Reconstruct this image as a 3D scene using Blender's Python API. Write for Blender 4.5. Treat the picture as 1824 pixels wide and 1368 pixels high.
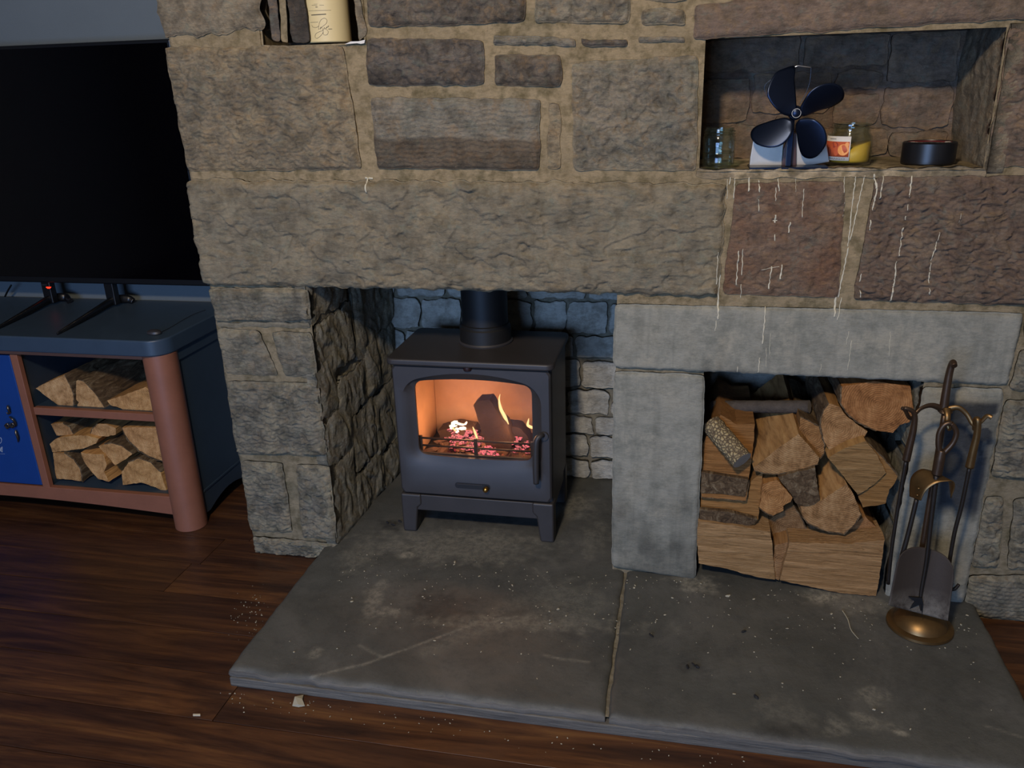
import bpy, bmesh, math, random
import numpy as np
from mathutils import Vector, Matrix
from mathutils.bvhtree import BVHTree

for o in list(bpy.data.objects): bpy.data.objects.remove(o)
S = bpy.context.scene
C = S.collection

# ------------------------------------------------------------ camera
YAW, PITCH, ROLL, FPX = -0.212601, 0.354959, -0.030094, 1455.58
CAMP = np.array([0.0, -1.9125, 1.25])
cy, sy, cp, sp = math.cos(YAW), math.sin(YAW), math.cos(PITCH), math.sin(PITCH)
_f = np.array([sy*cp, cy*cp, -sp]); _r = np.array([cy, -sy, 0.0]); _u = np.cross(_r, _f)
CR = _r*math.cos(ROLL) + _u*math.sin(ROLL); CU = np.cross(CR, _f); CF = _f
cam = bpy.data.cameras.new('camera'); co = bpy.data.objects.new('camera', cam); C.objects.link(co)
M4 = Matrix(((CR[0], CU[0], -CF[0], CAMP[0]), (CR[1], CU[1], -CF[1], CAMP[1]), (CR[2], CU[2], -CF[2], CAMP[2]), (0, 0, 0, 1)))
co.matrix_world = M4
cam.sensor_width = 36; cam.lens = FPX/1824*36; cam.clip_start = 0.02
S.camera = co

# ------------------------------------------------------------ world, lights, exposure
S.view_settings.view_transform = 'Standard'; S.view_settings.look = 'None'
S.view_settings.gamma = 1.0; S.view_settings.exposure = 0.0
S.view_settings.use_curve_mapping = False
wd = bpy.data.worlds.new('world'); S.world = wd; wd.use_nodes = True
wd.node_tree.nodes['Background'].inputs[0].default_value = (0.20, 0.25, 0.36, 1)
wd.node_tree.nodes['Background'].inputs[1].default_value = 0.3

def area(name, loc, target, sx, sy_, power, col):
    l = bpy.data.lights.new(name, 'AREA'); l.shape = 'RECTANGLE'; l.size = sx; l.size_y = sy_
    l.energy = power; l.color = col
    o = bpy.data.objects.new(name, l); C.objects.link(o); o.location = loc
    o.rotation_euler = (Vector(target)-Vector(loc)).to_track_quat('-Z', 'Y').to_euler()
    return o
area('ceiling_lamp_light', (-0.45, -2.4, 2.36), (-0.3, 0, 0.9), 0.16, 0.16, 60, (1.0, 0.82, 0.60))
area('window_daylight', (-0.9, -3.70, 1.0), (-0.4, 0.3, 0.7), 1.5, 1.1, 86, (0.31, 0.53, 1.0))

# ------------------------------------------------------------ projection helpers (points on real planes)
def ray(px, py): return CR*((px-912)/FPX) - CU*((py-684)/FPX) + CF
def F(px, py, Y=0.0):
    d = ray(px, py); t = (Y-CAMP[1])/d[1]; return CAMP + d*t
def G(px, py, z=0.0):
    d = ray(px, py); t = (z-CAMP[2])/d[2]; return CAMP + d*t

# ------------------------------------------------------------ numpy noise
def pn(x, y, s=0):
    x = np.asarray(x, float); y = np.asarray(y, float)
    xi = np.floor(x).astype(np.int64); yi = np.floor(y).astype(np.int64)
    xf = x-xi; yf = y-yi
    def g(ix, iy):
        h = (ix*374761393 + iy*668265263 + s*974634777) & 0xffffffff
        h = ((h ^ (h >> 13))*1274126177) & 0xffffffff
        h = h ^ (h >> 16)
        return h.astype(float)/4294967296.0*2*math.pi
    u = xf*xf*xf*(xf*(xf*6-15)+10); v = yf*yf*yf*(yf*(yf*6-15)+10)
    def dot(ix, iy, dx, dy):
        a = g(ix, iy); return np.cos(a)*dx + np.sin(a)*dy
    n00 = dot(xi, yi, xf, yf); n10 = dot(xi+1, yi, xf-1, yf)
    n01 = dot(xi, yi+1, xf, yf-1); n11 = dot(xi+1, yi+1, xf-1, yf-1)
    return ((n00*(1-u)+n10*u)*(1-v) + (n01*(1-u)+n11*u)*v)*1.5
def fbm(x, y, s=0, o=4):
    r = 0; a = 1
    for i in range(o):
        r = r + a*pn(x, y, s+i*7); x = x*2.03; y = y*2.03; a *= .5
    return r
def sstep(a, b, x):
    t = np.clip((x-a)/(b-a), 0, 1); return t*t*(3-2*t)

# ------------------------------------------------------------ materials
def lin(h):
    if isinstance(h, str):
        h = [int(h[i:i+2], 16)/255 for i in (0, 2, 4)]
    return tuple([(c/12.92 if c <= .04045 else ((c+.055)/1.055)**2.4) for c in h]) + (1.0,)
class NT:
    def __init__(s, name):
        s.m = bpy.data.materials.new(name); s.m.use_nodes = True; s.t = s.m.node_tree
        s.b = s.t.nodes['Principled BSDF']; s.out = s.t.nodes['Material Output']
    def n(s, typ, **k):
        nd = s.t.nodes.new(typ)
        for a, b in k.items():
            if a.startswith('_'): setattr(nd, a[1:], b)
        return nd
    def L(s, a, b): s.t.links.new(a, b)
    def coord(s, kind='pos', scale=(1, 1, 1), rot=(0, 0, 0)):
        if kind == 'pos': o = s.n('ShaderNodeNewGeometry').outputs['Position']
        elif kind == 'obj': o = s.n('ShaderNodeTexCoord').outputs['Object']
        mp = s.n('ShaderNodeMapping'); mp.inputs['Scale'].default_value = scale; mp.inputs['Rotation'].default_value = rot
        s.L(o, mp.inputs[0]); return mp.outputs[0]
    def noise(s, c, sc, det=4, rough=.6, dist=0):
        n = s.n('ShaderNodeTexNoise'); n.inputs['Scale'].default_value = sc; n.inputs['Detail'].default_value = det
        n.inputs['Roughness'].default_value = rough; n.inputs['Distortion'].default_value = dist
        s.L(c, n.inputs['Vector']); return n.outputs['Fac']
    def ramp(s, fac, stops):
        r = s.n('ShaderNodeValToRGB'); e = r.color_ramp.elements
        while len(e) < len(stops): e.new(.5)
        for i, (p, c) in enumerate(stops):
            e[i].position = p; e[i].color = lin(c) if not isinstance(c, (int, float)) else (c, c, c, 1)
        s.L(fac, r.inputs[0]); return r.outputs[0]
    def mix(s, fac, a, b, mode='MIX'):
        m = s.n('ShaderNodeMix', _data_type='RGBA', _blend_type=mode)
        for sock, v in ((m.inputs[0], fac), (m.inputs[6], a), (m.inputs[7], b)):
            if isinstance(v, (int, float)): sock.default_value = v
            elif isinstance(v, (str, tuple)): sock.default_value = lin(v) if isinstance(v, str) else v
            else: s.L(v, sock)
        return m.outputs[2]
    def math(s, op, a, b=0.0):
        m = s.n('ShaderNodeMath', _operation=op)
        for i, v in enumerate((a, b)):
            if isinstance(v, (int, float)): m.inputs[i].default_value = v
            else: s.L(v, m.inputs[i])
        return m.outputs[0]
    def bump(s, h, dist=.002, st=1.0):
        b = s.n('ShaderNodeBump'); b.inputs['Distance'].default_value = dist; b.inputs['Strength'].default_value = st
        s.L(h, b.inputs['Height']); s.L(b.outputs[0], s.b.inputs['Normal'])
    def set(s, col=None, rough=None, metal=None, spec=None):
        if col is not None:
            if isinstance(col, str): s.b.inputs['Base Color'].default_value = lin(col)
            else: s.L(col, s.b.inputs['Base Color'])
        if rough is not None:
            if isinstance(rough, (int, float)): s.b.inputs['Roughness'].default_value = rough
            else: s.L(rough, s.b.inputs['Roughness'])
        if metal is not None: s.b.inputs['Metallic'].default_value = metal
        if spec is not None: s.b.inputs['Specular IOR Level'].default_value = spec
        return s

def stone_mat(name, c1, c2, c3, dark='3a342c', fine=.5, bumpd=.0025, rough=.9, streak=False, hue=.55):
    t = NT(name); c = t.coord('pos')
    a = t.noise(c, 7, 5, .65); b = t.noise(c, 28, 6, .7); g = t.noise(c, 190, 4, .7)
    col = t.ramp(a, [(.32, c1), (.5, c2), (.68, c3)])
    hu = t.noise(c, 34, 5, .7, .8)
    if fine > .4:
        col = t.mix(t.ramp(hu, [(.52, 0.0), (.66, hue)]), col, '8a7050')
        col = t.mix(t.ramp(hu, [(.34, .5), (.46, 0.0)]), col, '6d7265')
    col = t.mix(t.ramp(b, [(.44, 0.0), (.66, .8)]), col, dark)
    ch = t.noise(t.coord('pos', (1, 1, 2.4)), 75, 6, .75)
    fl = t.ramp(ch, [(.30, .50), (.46, .95), (.68, 1.35)])
    col = t.mix(fine, col, fl, 'MULTIPLY')
    if streak:
        sc = t.coord('pos', (60, 60, 3)); sn = t.noise(sc, 1, 4, .6)
        col = t.mix(t.ramp(sn, [(.55, 0.0), (.72, .45)]), col, dark)
    at = t.n('ShaderNodeVertexColor'); at.layer_name = 'tint'
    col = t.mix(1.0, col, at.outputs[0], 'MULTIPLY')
    t.set(col, rough, spec=.25)
    cs = t.coord('pos', (1, 1, 2.2))
    h = t.math('ADD', t.math('MULTIPLY', t.noise(cs, 55, 8, .72, .4), 1.3), t.math('MULTIPLY', g, .35))
    t.bump(h, bumpd*2.2, 1.0)
    return t.m
MT = {}
MT['mortar'] = stone_mat('mortar', '83745a', '8e7d60', '756a52', '54492f', .39, .0012)
MT['mortar_grey'] = stone_mat('mortar_grey', '7b7462', '756e5e', '6a6557', '565041', .39, .0012)
MT['st_grey'] = stone_mat('stone_grey_brown', '8d8270', '837b6b', '7a776a', '5a5347')
MT['st_tan'] = stone_mat('stone_tan', '93856b', '887b66', '7c7362', '5c5344')
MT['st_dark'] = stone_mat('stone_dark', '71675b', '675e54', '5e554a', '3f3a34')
MT['st_lintel'] = stone_mat('stone_lintel', '827864', '7d7462', '706a5a', '5f5646', .42, .0016, hue=.25)
MT['st_red'] = stone_mat('stone_red_brown', '83705d', '77604f', '8a7a66', '57473b')
MT['st_ashlar'] = stone_mat('stone_ashlar', '8f8a7a', '858377', '979180', '6a6a60', .3, .0008, .85, True)
MT['st_pier'] = stone_mat('stone_pier', '8a8370', '7c776a', '6c685d', '4c493f', hue=.3)
MT['st_white'] = stone_mat('stone_limewashed', 'b9b4a6', 'aaa69a', 'c6c1b3', '857f70', .4)
MT['st_reveal'] = stone_mat('stone_reveal', '8f8974', '837e70', '979078', '605b4e', hue=.3)
MT['st_purple'] = stone_mat('stone_purple_brown', '84705e', '776557', '8d7a62', '564a3e')
MT['hearth'] = None

def simple(name, col, rough=.5, metal=0.0, nsc=None, amt=.25, bump=0, spec=None):
    t = NT(name)
    if nsc:
        c = t.coord('pos'); n = t.noise(c, nsc, 5, .65)
        cc = t.mix(amt, col, t.ramp(n, [(.3, .25), (.7, 1.0)]), 'MULTIPLY')
        t.set(cc, rough, metal, spec)
        if bump: t.bump(t.noise(c, nsc*3, 4), bump)
    else: t.set(col, rough, metal, spec)
    return t.m

# ------------------------------------------------------------ mesh helpers
def link(name, me, mat=None, parent=None):
    o = bpy.data.objects.new(name, me); C.objects.link(o)
    if 'tint' not in me.color_attributes:
        ca = me.color_attributes.new('tint', 'FLOAT_COLOR', 'POINT'); ca.data.foreach_set('color', np.ones(len(me.vertices)*4))
    if mat is not None:
        for m in (mat if isinstance(mat, list) else [mat]): me.materials.append(m)
    if parent is not None: o.parent = parent; o.matrix_parent_inverse = Matrix.Translation(parent.location).inverted()
    return o
def recenter(o, c):
    """move the object's origin to world point c (mesh is in world coordinates)"""
    c = Vector(c); o.data.transform(Matrix.Translation(-c)); o.location = o.location + c; return o
def tag(o, label=None, cat=None, group=None, kind=None):
    if label: o['label'] = label
    if cat: o['category'] = cat
    if group: o['group'] = group
    if kind: o['kind'] = kind
    return o
def empty(name, loc, label, cat, group=None):
    o = bpy.data.objects.new(name, None); C.objects.link(o); o.location = loc; o.empty_display_size = .05
    return tag(o, label, cat, group)
def npmesh(name, V, Q, smooth=True, tint=None):
    me = bpy.data.meshes.new(name)
    V = np.asarray(V, float).reshape(-1, 3); Q = np.asarray(Q, np.int32)
    me.vertices.add(len(V)); me.vertices.foreach_set('co', V.ravel())
    k = Q.shape[1]
    me.loops.add(Q.size); me.loops.foreach_set('vertex_index', Q.ravel())
    me.polygons.add(len(Q)); me.polygons.foreach_set('loop_start', np.arange(len(Q), dtype=np.int32)*k)
    me.update(calc_edges=True); me.validate()
    if smooth: me.polygons.foreach_set('use_smooth', np.ones(len(me.polygons), bool))
    a = me.color_attributes.new('tint', 'FLOAT_COLOR', 'POINT')
    t = np.ones((len(V), 4)) if tint is None else np.concatenate([tint, np.ones((len(V), 1))], 1)
    a.data.foreach_set('color', t.ravel())
    return me
def grid_quads(n, m):
    i = np.arange(n-1)[:, None]; j = np.arange(m-1)[None, :]
    a = i*m+j
    return np.stack([a, a+1, a+m+1, a+m], -1).reshape(-1, 4)

FRAME = (np.array([0, 0, 0.]), np.array([1., 0, 0]), np.array([0, 0, 1.]), np.array([0, -1., 0]))
def relief(kind, u, v, s, amp):
    if kind == 'pick':
        wx = pn(u*30, v*30, s+21)*.012; wz = pn(u*30, v*30, s+22)*.008
        a = pn((u+wx)*38, (v+wz)*80, s); b = pn((u+wx)*70+9, (v+wz)*150, s+3)
        h = fbm(u*7, v*7, s+5, 3)*.005 + np.abs(a)*.010 - .002 - sstep(.0, .45, b)*.0035 + pn(u*150, v*190, s+9)*.001
    elif kind == 'pit':
        a = pn(u*50, v*60, s); b = pn(u*85+9, v*105, s+3)
        h = fbm(u*8, v*8, s+5, 3)*.005 - sstep(.05, .5, a)*.0065 - sstep(.0, .5, b)*.0032 + pn(u*160, v*170, s+9)*.0009
    elif kind == 'wavy':
        ph = v*2*math.pi/.0112 + pn(u*17, v*11, s)*4.5 + pn(u*45, v*30, s+8)*1.8
        w = np.sin(ph); tth = np.sin(u*2*math.pi/.0135 + np.floor(ph/(2*math.pi))*2.4 + pn(u*30, v*30, s+6)*2.5)
        h = w*(.5+.5*tth)*.0028 + fbm(u*9, v*9, s+5, 3)*.003 + pn(u*130, v*150, s+9)*.0011
    elif kind == 'lintel':
        a = pn(u*6, v*8, s); r = pn(u*9+pn(u*20, v*20, s)*.5, v*13, s+4)
        sc = pn(u*26, v*75, s+8)
        sc2 = pn((u+v*.3)*22, (v-u*.12)*62, s+19)
        h = a*.007 - sstep(.0, .05, r)*.004 - sstep(.42, .47, sc)*.0035 + sstep(.44, .5, sc2)*.003 + fbm(u*30, v*36, s+6, 3)*.0016 + pn(u*150, v*170, s+9)*.0005
    elif kind == 'rock':
        a = fbm(u*6, v*6, s, 4); b = pn(u*14, v*18, s+4)
        h = a*.016 + (-np.abs(b))*.011 + (-np.abs(fbm(u*34, v*34, s+9, 2)))*.004
    elif kind == 'shale':
        uu = u + v*.45; vv = v - u*.3
        a = pn(uu*9, vv*4, s); b = pn(uu*26+pn(u*12, v*12, s+2), vv*9, s+4); c_ = pn(uu*55, vv*24, s+7)
        h = fbm(u*5, v*5, s, 3)*.008 + sstep(-.1, .15, a)*.008 + sstep(.0, .22, b)*.006 - np.abs(c_)*.004 + fbm(u*60, v*50, s+9, 2)*.0016
    elif kind == 'tool':
        h = np.sin((u*1.0+v*.75)*2*math.pi/.011+pn(u*12, v*12, s)*2)*.0006 + fbm(u*8, v*8, s, 3)*.003
    elif kind == 'mortar':
        h = fbm(u*9, v*9, s, 4)*.0022 + pn(u*70, v*70, s+3)*.0008 - .0035
    else:
        h = fbm(u*5, v*5, s, 4)*.0014
    return h*amp
def block(name, quad, kind, mat, parent, frame=FRAME, prot=.010, amp=1.0, seed=None, step=.0029, wob=.0030,
          tint=None, skirt=.03, er=.006, base=0.0, org=True, soft=0.0):
    """one stone: a quad (u,v) [TL,TR,BR,BL] on a frame, with worked face, worn arrises and sides running back into the wall"""
    global SEED
    SEED += 1
    s = SEED if seed is None else seed
    q = [np.array(p, float) for p in quad]
    W = max(np.linalg.norm(q[1]-q[0]), np.linalg.norm(q[2]-q[3])); H = max(np.linalg.norm(q[3]-q[0]), np.linalg.norm(q[2]-q[1]))
    n = max(5, int(W/step)+1); m = max(5, int(H/step)+1)
    a = np.linspace(0, 1, n)[:, None, None]; b = np.linspace(0, 1, m)[None, :, None]
    P = (q[0]*(1-a)+q[1]*a)*(1-b) + (q[3]*(1-a)+q[2]*a)*b
    a = a[..., 0]+0*b[..., 0]; b = b[..., 0]+0*a
    d = np.minimum(np.minimum(a*W, (1-a)*W), np.minimum(b*H, (1-b)*H))
    u, v = P[..., 0], P[..., 1]
    # round the corners: pull corner points inward
    cr = min(.008, W*.2, H*.2)
    dx = np.minimum(a*W, (1-a)*W); dy = np.minimum(b*H, (1-b)*H)
    k = np.exp(-(dx+dy)/cr)*cr*.45
    su = np.where(a < .5, 1, -1)*k; sv = np.where(b < .5, -1, 1)*k
    wgt = np.exp(-d/.02)
    u2 = u + su + wgt*(fbm(v*22, u*4, s+11, 3)*wob); v2 = v + sv + wgt*(fbm(u*22, v*4, s+12, 3)*wob)
    dd = d + wgt*pn(u*55, v*55, s+13)*.0015
    ef = 1-np.exp(-np.maximum(dd, 0)/er)
    h = np.maximum(prot*ef + relief(kind, u, v, s, amp)*np.clip(ef*1.1, 0, 1), .0012*ef-.001) + base
    if soft: h = h + soft*np.sin(np.pi*a)*np.sin(np.pi*b)
    O, U, V, N = frame
    X = O + U*u2[..., None] + V*v2[..., None] + N*h[..., None]
    # skirt
    per = [(i, 0) for i in range(n)] + [(n-1, j) for j in range(1, m)] + [(i, m-1) for i in range(n-2, -1, -1)] + [(0, j) for j in range(m-2, 0, -1)]
    idx = np.array([i*m+j for i, j in per]); Xf = X.reshape(-1, 3)
    back = Xf[idx] - N*((Xf[idx]-O) @ N)[:, None] - N*skirt
    V_ = np.concatenate([Xf, back]); K = len(idx); b0 = len(Xf)
    i0 = np.arange(K); i1 = (i0+1) % K
    sk = np.stack([idx[i0], b0+i0, b0+i1, idx[i1]], -1)
    sk = sk[:, ::-1]
    Q = np.concatenate([grid_quads(n, m)[:, ::-1], sk])
    tn = None
    if tint is not None: tt = tint(u, v, a, b)
    elif kind in ('pick', 'pit', 'wavy', 'lintel') and min(W, H) > .03:
        e = np.exp(-np.maximum(d + pn(u*24, v*24, s+40)*.014, 0)/.014)[..., None]     # pointing smeared over the arris
        k = (.5+.5*np.clip(fbm(u*11, v*11, s+44, 3)*1.6, -1, 1))[..., None]
        tt = (1-e)*(np.array([.84, .84, .84])*(1-k)+np.array([1.05, 1.04, 1.0])*k) + e*np.array([1.18, 1.12, 1.0])
    if tint is not None or tn is not None or (kind in ('pick', 'pit', 'wavy', 'lintel') and min(W, H) > .03):
        tt = tt.reshape(-1, 3); tn = np.concatenate([tt, tt[idx]])
    me = npmesh(name, V_, Q, True, tn)
    o = link(name, me, mat, parent)
    if frame is FRAME or True:
        HITS.append((V_, Q))
    if org: recenter(o, V_.mean(0))
    return o
SEED = 100; HITS = []
def pq(*pts, Y=0.0):
    r = []
    for p in pts:
        w = F(p[0], p[1], Y); r.append((w[0], w[2]))
    return r

def bm_obj(name, bm, mat, parent=None, smooth=False, bevel=0, seg=2, angle=None):
    me = bpy.data.meshes.new(name); bm.normal_update(); bm.to_mesh(me); bm.free()
    if smooth: me.polygons.foreach_set('use_smooth', np.ones(len(me.polygons), bool))
    o = link(name, me, mat, parent)
    if bevel:
        md = o.modifiers.new('b', 'BEVEL'); md.width = bevel; md.segments = seg; md.limit_method = 'ANGLE'; md.angle_limit = math.radians(40)
        if smooth is False:
            me.polygons.foreach_set('use_smooth', np.ones(len(me.polygons), bool)); md.harden_normals = True
    return o
def box(bm, x0, x1, y0, y1, z0, z1):
    vs = [bm.verts.new((x, y, z)) for x in (x0, x1) for y in (y0, y1) for z in (z0, z1)]
    for f in ((0, 1, 3, 2), (4, 6, 7, 5), (0, 4, 5, 1), (2, 3, 7, 6), (0, 2, 6, 4), (1, 5, 7, 3)): bm.faces.new([vs[i] for i in f])
def boxo(name, x0, x1, y0, y1, z0, z1, mat, parent=None, bevel=.002, seg=2):
    bm = bmesh.new(); box(bm, x0, x1, y0, y1, z0, z1)
    bmesh.ops.recalc_face_normals(bm, faces=bm.faces)
    o = bm_obj(name, bm, mat, parent, False, bevel, seg)
    recenter(o, ((x0+x1)/2, (y0+y1)/2, z0)); return o
def prism(name, pts, axis, a0, a1, mat, parent=None, bevel=0, seg=2):
    """extrude a 2D outline; axis 'y': pts are (x,z); axis 'z': pts (x,y); axis 'x': pts (y,z)"""
    bm = bmesh.new(); L_ = []
    for a in (a0, a1):
        vs = []
        for p, q in pts:
            vs.append(bm.verts.new({'y': (p, a, q), 'z': (p, q, a), 'x': (a, p, q)}[axis]))
        L_.append(vs)
    n = len(pts)
    bm.faces.new(L_[0]); bm.faces.new(L_[1][::-1])
    for i in range(n): bm.faces.new([L_[0][i], L_[1][i], L_[1][(i+1) % n], L_[0][(i+1) % n]])
    bmesh.ops.recalc_face_normals(bm, faces=bm.faces)
    return bm_obj(name, bm, mat, parent, False, bevel, seg)
def tube_arrays(pts, rad, seg=12, cap=True, flat=None):
    pts = np.array(pts, float); n = len(pts)
    rad = np.ones(n)*rad if np.isscalar(rad) else np.array(rad, float)
    T = np.gradient(pts, axis=0); T /= np.maximum(np.linalg.norm(T, axis=1)[:, None], 1e-9)
    ref = np.array([0, -1., 0]) if abs(T[0, 1]) < .9 else np.array([1., 0, 0])
    V = []
    nr = ref
    for i in range(n):
        nr = nr - T[i]*(nr @ T[i]); nr /= np.linalg.norm(nr); bi = np.cross(T[i], nr)
        for k in range(seg):
            a = 2*math.pi*k/seg
            fa = 1 if flat is None else flat
            V.append(pts[i] + (nr*math.cos(a)*fa + bi*math.sin(a))*rad[i])
    Fc = []
    for i in range(n-1):
        for k in range(seg):
            Fc.append((i*seg+k, i*seg+(k+1) % seg, (i+1)*seg+(k+1) % seg, (i+1)*seg+k))
    caps = []
    if cap: caps = [tuple(range(seg))[::-1], tuple((n-1)*seg+k for k in range(seg))]
    return V, Fc, caps
def smooth_path(pts, k=6):
    P = [np.array(p, float) for p in pts]
    if len(P) < 3: return P
    out = []
    for i in range(len(P)-1):
        p0 = P[max(i-1, 0)]; p1 = P[i]; p2 = P[i+1]; p3 = P[min(i+2, len(P)-1)]
        for j in range(k):
            t = j/k
            out.append(.5*((2*p1)+(-p0+p2)*t+(2*p0-5*p1+4*p2-p3)*t*t+(-p0+3*p1-3*p2+p3)*t**3))
    out.append(P[-1]); return out
def tube(name, paths, mat, parent=None, seg=12, flat=None, smooth_k=6):
    """paths: list of (pts, radius or radii)"""
    V = []; Fs = []
    for pts, rad in paths:
        if not np.isscalar(rad):
            n0 = len(rad)
            sp_ = smooth_path(pts, smooth_k); rr = np.interp(np.linspace(0, n0-1, len(sp_)), np.arange(n0), rad)
        else: sp_ = smooth_path(pts, smooth_k); rr = rad
        v, f, c = tube_arrays(sp_, rr, seg, True, flat); b = len(V)
        V += [tuple(p) for p in v]; Fs += [tuple(i+b for i in q) for q in f+c]
    me = bpy.data.meshes.new(name); me.from_pydata(V, [], Fs); me.update()
    me.polygons.foreach_set('use_smooth', np.array([len(p.vertices) == 4 for p in me.polygons]))
    o = link(name, me, mat, parent); recenter(o, np.array(V).mean(0)); return o
def lathe(name, prof, c, mat, parent=None, seg=40, smooth=True, sc=(1, 1), close=False):
    V = []; Fs = []; n = len(prof)
    for r, z in prof:
        for k in range(seg):
            a = 2*math.pi*k/seg; V.append((c[0]+r*math.cos(a)*sc[0], c[1]+r*math.sin(a)*sc[1], c[2]+z))
    for i in range(n-1):
        for k in range(seg):
            Fs.append((i*seg+k, i*seg+(k+1) % seg, (i+1)*seg+(k+1) % seg, (i+1)*seg+k))
    if prof[0][0] > 1e-6 and not close: Fs.append(tuple(range(seg))[::-1])
    if prof[-1][0] > 1e-6 and not close: Fs.append(tuple((n-1)*seg+k for k in range(seg)))
    if close:
        for k in range(seg): Fs.append(((n-1)*seg+k, (n-1)*seg+(k+1) % seg, (k+1) % seg, k))
    me = bpy.data.meshes.new(name); me.from_pydata(V, [], Fs); me.update()
    bm = bmesh.new(); bm.from_mesh(me); bmesh.ops.remove_doubles(bm, verts=bm.verts, dist=1e-6); bmesh.ops.recalc_face_normals(bm, faces=bm.faces); bm.to_mesh(me); bm.free()
    me.polygons.foreach_set('use_smooth', np.array([len(p.vertices) <= 4 for p in me.polygons]))
    o = link(name, me, mat, parent); recenter(o, c)
    if smooth:
        md = o.modifiers.new('e', 'EDGE_SPLIT'); md.split_angle = math.radians(42)
    return o
def rrect(x0, x1, z0, z1, r, k=6, top=0, bot=0):
    """rounded rectangle outline, optional arched top and bottom"""
    pts = []
    for cx, cz, a0 in ((x1-r, z1-r, 0), (x0+r, z1-r, 90), (x0+r, z0+r, 180), (x1-r, z0+r, 270)):
        for i in range(k+1):
            a = math.radians(a0+90*i/k); pts.append([cx+r*math.cos(a), cz+r*math.sin(a)])
    # densify top and bottom runs for the arch
    out = []
    n = len(pts)
    for i in range(n):
        p, q = pts[i], pts[(i+1) % n]; out.append(tuple(p))
        if abs(p[1]-q[1]) < 1e-6 and abs(p[0]-q[0]) > .03:
            for j in range(1, 16): out.append((p[0]+(q[0]-p[0])*j/16, p[1]))
        elif abs(p[0]-q[0]) < 1e-6 and abs(p[1]-q[1]) > .03:
            for j in range(1, 6): out.append((p[0], p[1]+(q[1]-p[1])*j/6))
    xm = (x0+x1)/2; hw = (x1-x0)/2; zm = (z0+z1)/2
    res = []
    for x, z in out:
        t = 1-((x-xm)/hw)**2; w = (z-zm)/((z1-z0)/2)
        res.append((x, z + (top*t*max(w, 0) - bot*t*max(-w, 0))))
    return res

# ============================================================ SETTING
# ---- chimney breast: mortar body with openings
OPEN = [(-0.947, -0.150, -0.2, 0.782), (0.062, 0.556, -0.2, 0.590), (0.027, 0.606, 1.052, 1.322), (-0.985, -0.735, 1.342, 1.9)]
def wall_body():
    st = .008
    xs = sorted(set(np.round(np.concatenate([np.arange(-1.21, 1.45, st), [v for o in OPEN for v in o[:2]]]), 4)))
    zs = sorted(set(np.round(np.concatenate([np.arange(-.05, 2.5, st), [v for o in OPEN for v in o[2:]]]), 4)))
    xs = np.array([x for x in xs]); zs = np.array([z for z in zs])
    X, Z = np.meshgrid(xs, zs, indexing='ij')
    Xw = X + np.where(X < -1.2, -.014*sstep(0, 1.0, Z)-.004+pn(Z*9, Z*0+3, 4)*.006, 0)
    Y = -relief('mortar', X, Z, 5, 1.3) - .001
    V = np.stack([Xw, Y, Z], -1).reshape(-1, 3)
    q = grid_quads(len(xs), len(zs))[:, ::-1]
    xc = X.ravel()[q].mean(1); zc = Z.ravel()[q].mean(1)
    keep = np.ones(len(q), bool)
    for x0, x1, z0, z1 in OPEN: keep &= ~((xc > x0) & (xc < x1) & (zc > z0) & (zc < z1))
    q = q[keep]
    # warm sandy pointing above, greyer below
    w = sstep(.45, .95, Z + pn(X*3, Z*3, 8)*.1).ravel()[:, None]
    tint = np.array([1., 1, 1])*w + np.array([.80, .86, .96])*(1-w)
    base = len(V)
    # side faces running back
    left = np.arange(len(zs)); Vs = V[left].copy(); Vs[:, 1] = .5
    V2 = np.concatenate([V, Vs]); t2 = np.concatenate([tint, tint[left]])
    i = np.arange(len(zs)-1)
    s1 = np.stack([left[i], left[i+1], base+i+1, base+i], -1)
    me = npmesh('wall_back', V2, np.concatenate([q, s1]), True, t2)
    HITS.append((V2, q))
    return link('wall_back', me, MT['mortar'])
WB = wall_body(); tag(WB, 'rough stone chimney breast wall with sandy mortar joints', kind='structure')

def st(kind, mat, *pts, **k):
    return block('stone', pq(*pts), kind, MT[mat], WB, **k)
# top course
st('tool', 'st_tan', (268, -60), (462, -60), (470, 52), (292, 68), wob=.008)
st('pit', 'st_dark', (655, -60), (936, -60), (936, 40), (655, 50), prot=.018)
st('pit', 'st_grey', (955, -60), (1126, -60), (1122, 42), (952, 40), prot=.016)
st('pick', 'st_grey', (1145, -60), (1228, -60), (1226, 2), (1143, 2), prot=.01)
st('pick', 'st_grey', (1143, 14), (1221, 14), (1221, 43), (1141, 43), prot=.012)
st('ashlar', 'st_purple', (1238, 6), (1960, -60), (1960, 26), (1235, 70), prot=.012, wob=.004)
st('pick', 'st_grey', (878, 63), (1026, 68), (1026, 82), (878, 80), prot=.012, er=.004)
st('pick', 'st_dark', (1036, 70), (1116, 70), (1116, 82), (1036, 82), prot=.01, er=.004)
st('pick', 'st_grey', (1137, 66), (1220, 66), (1220, 74), (1137, 76), prot=.01, er=.004)
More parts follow.
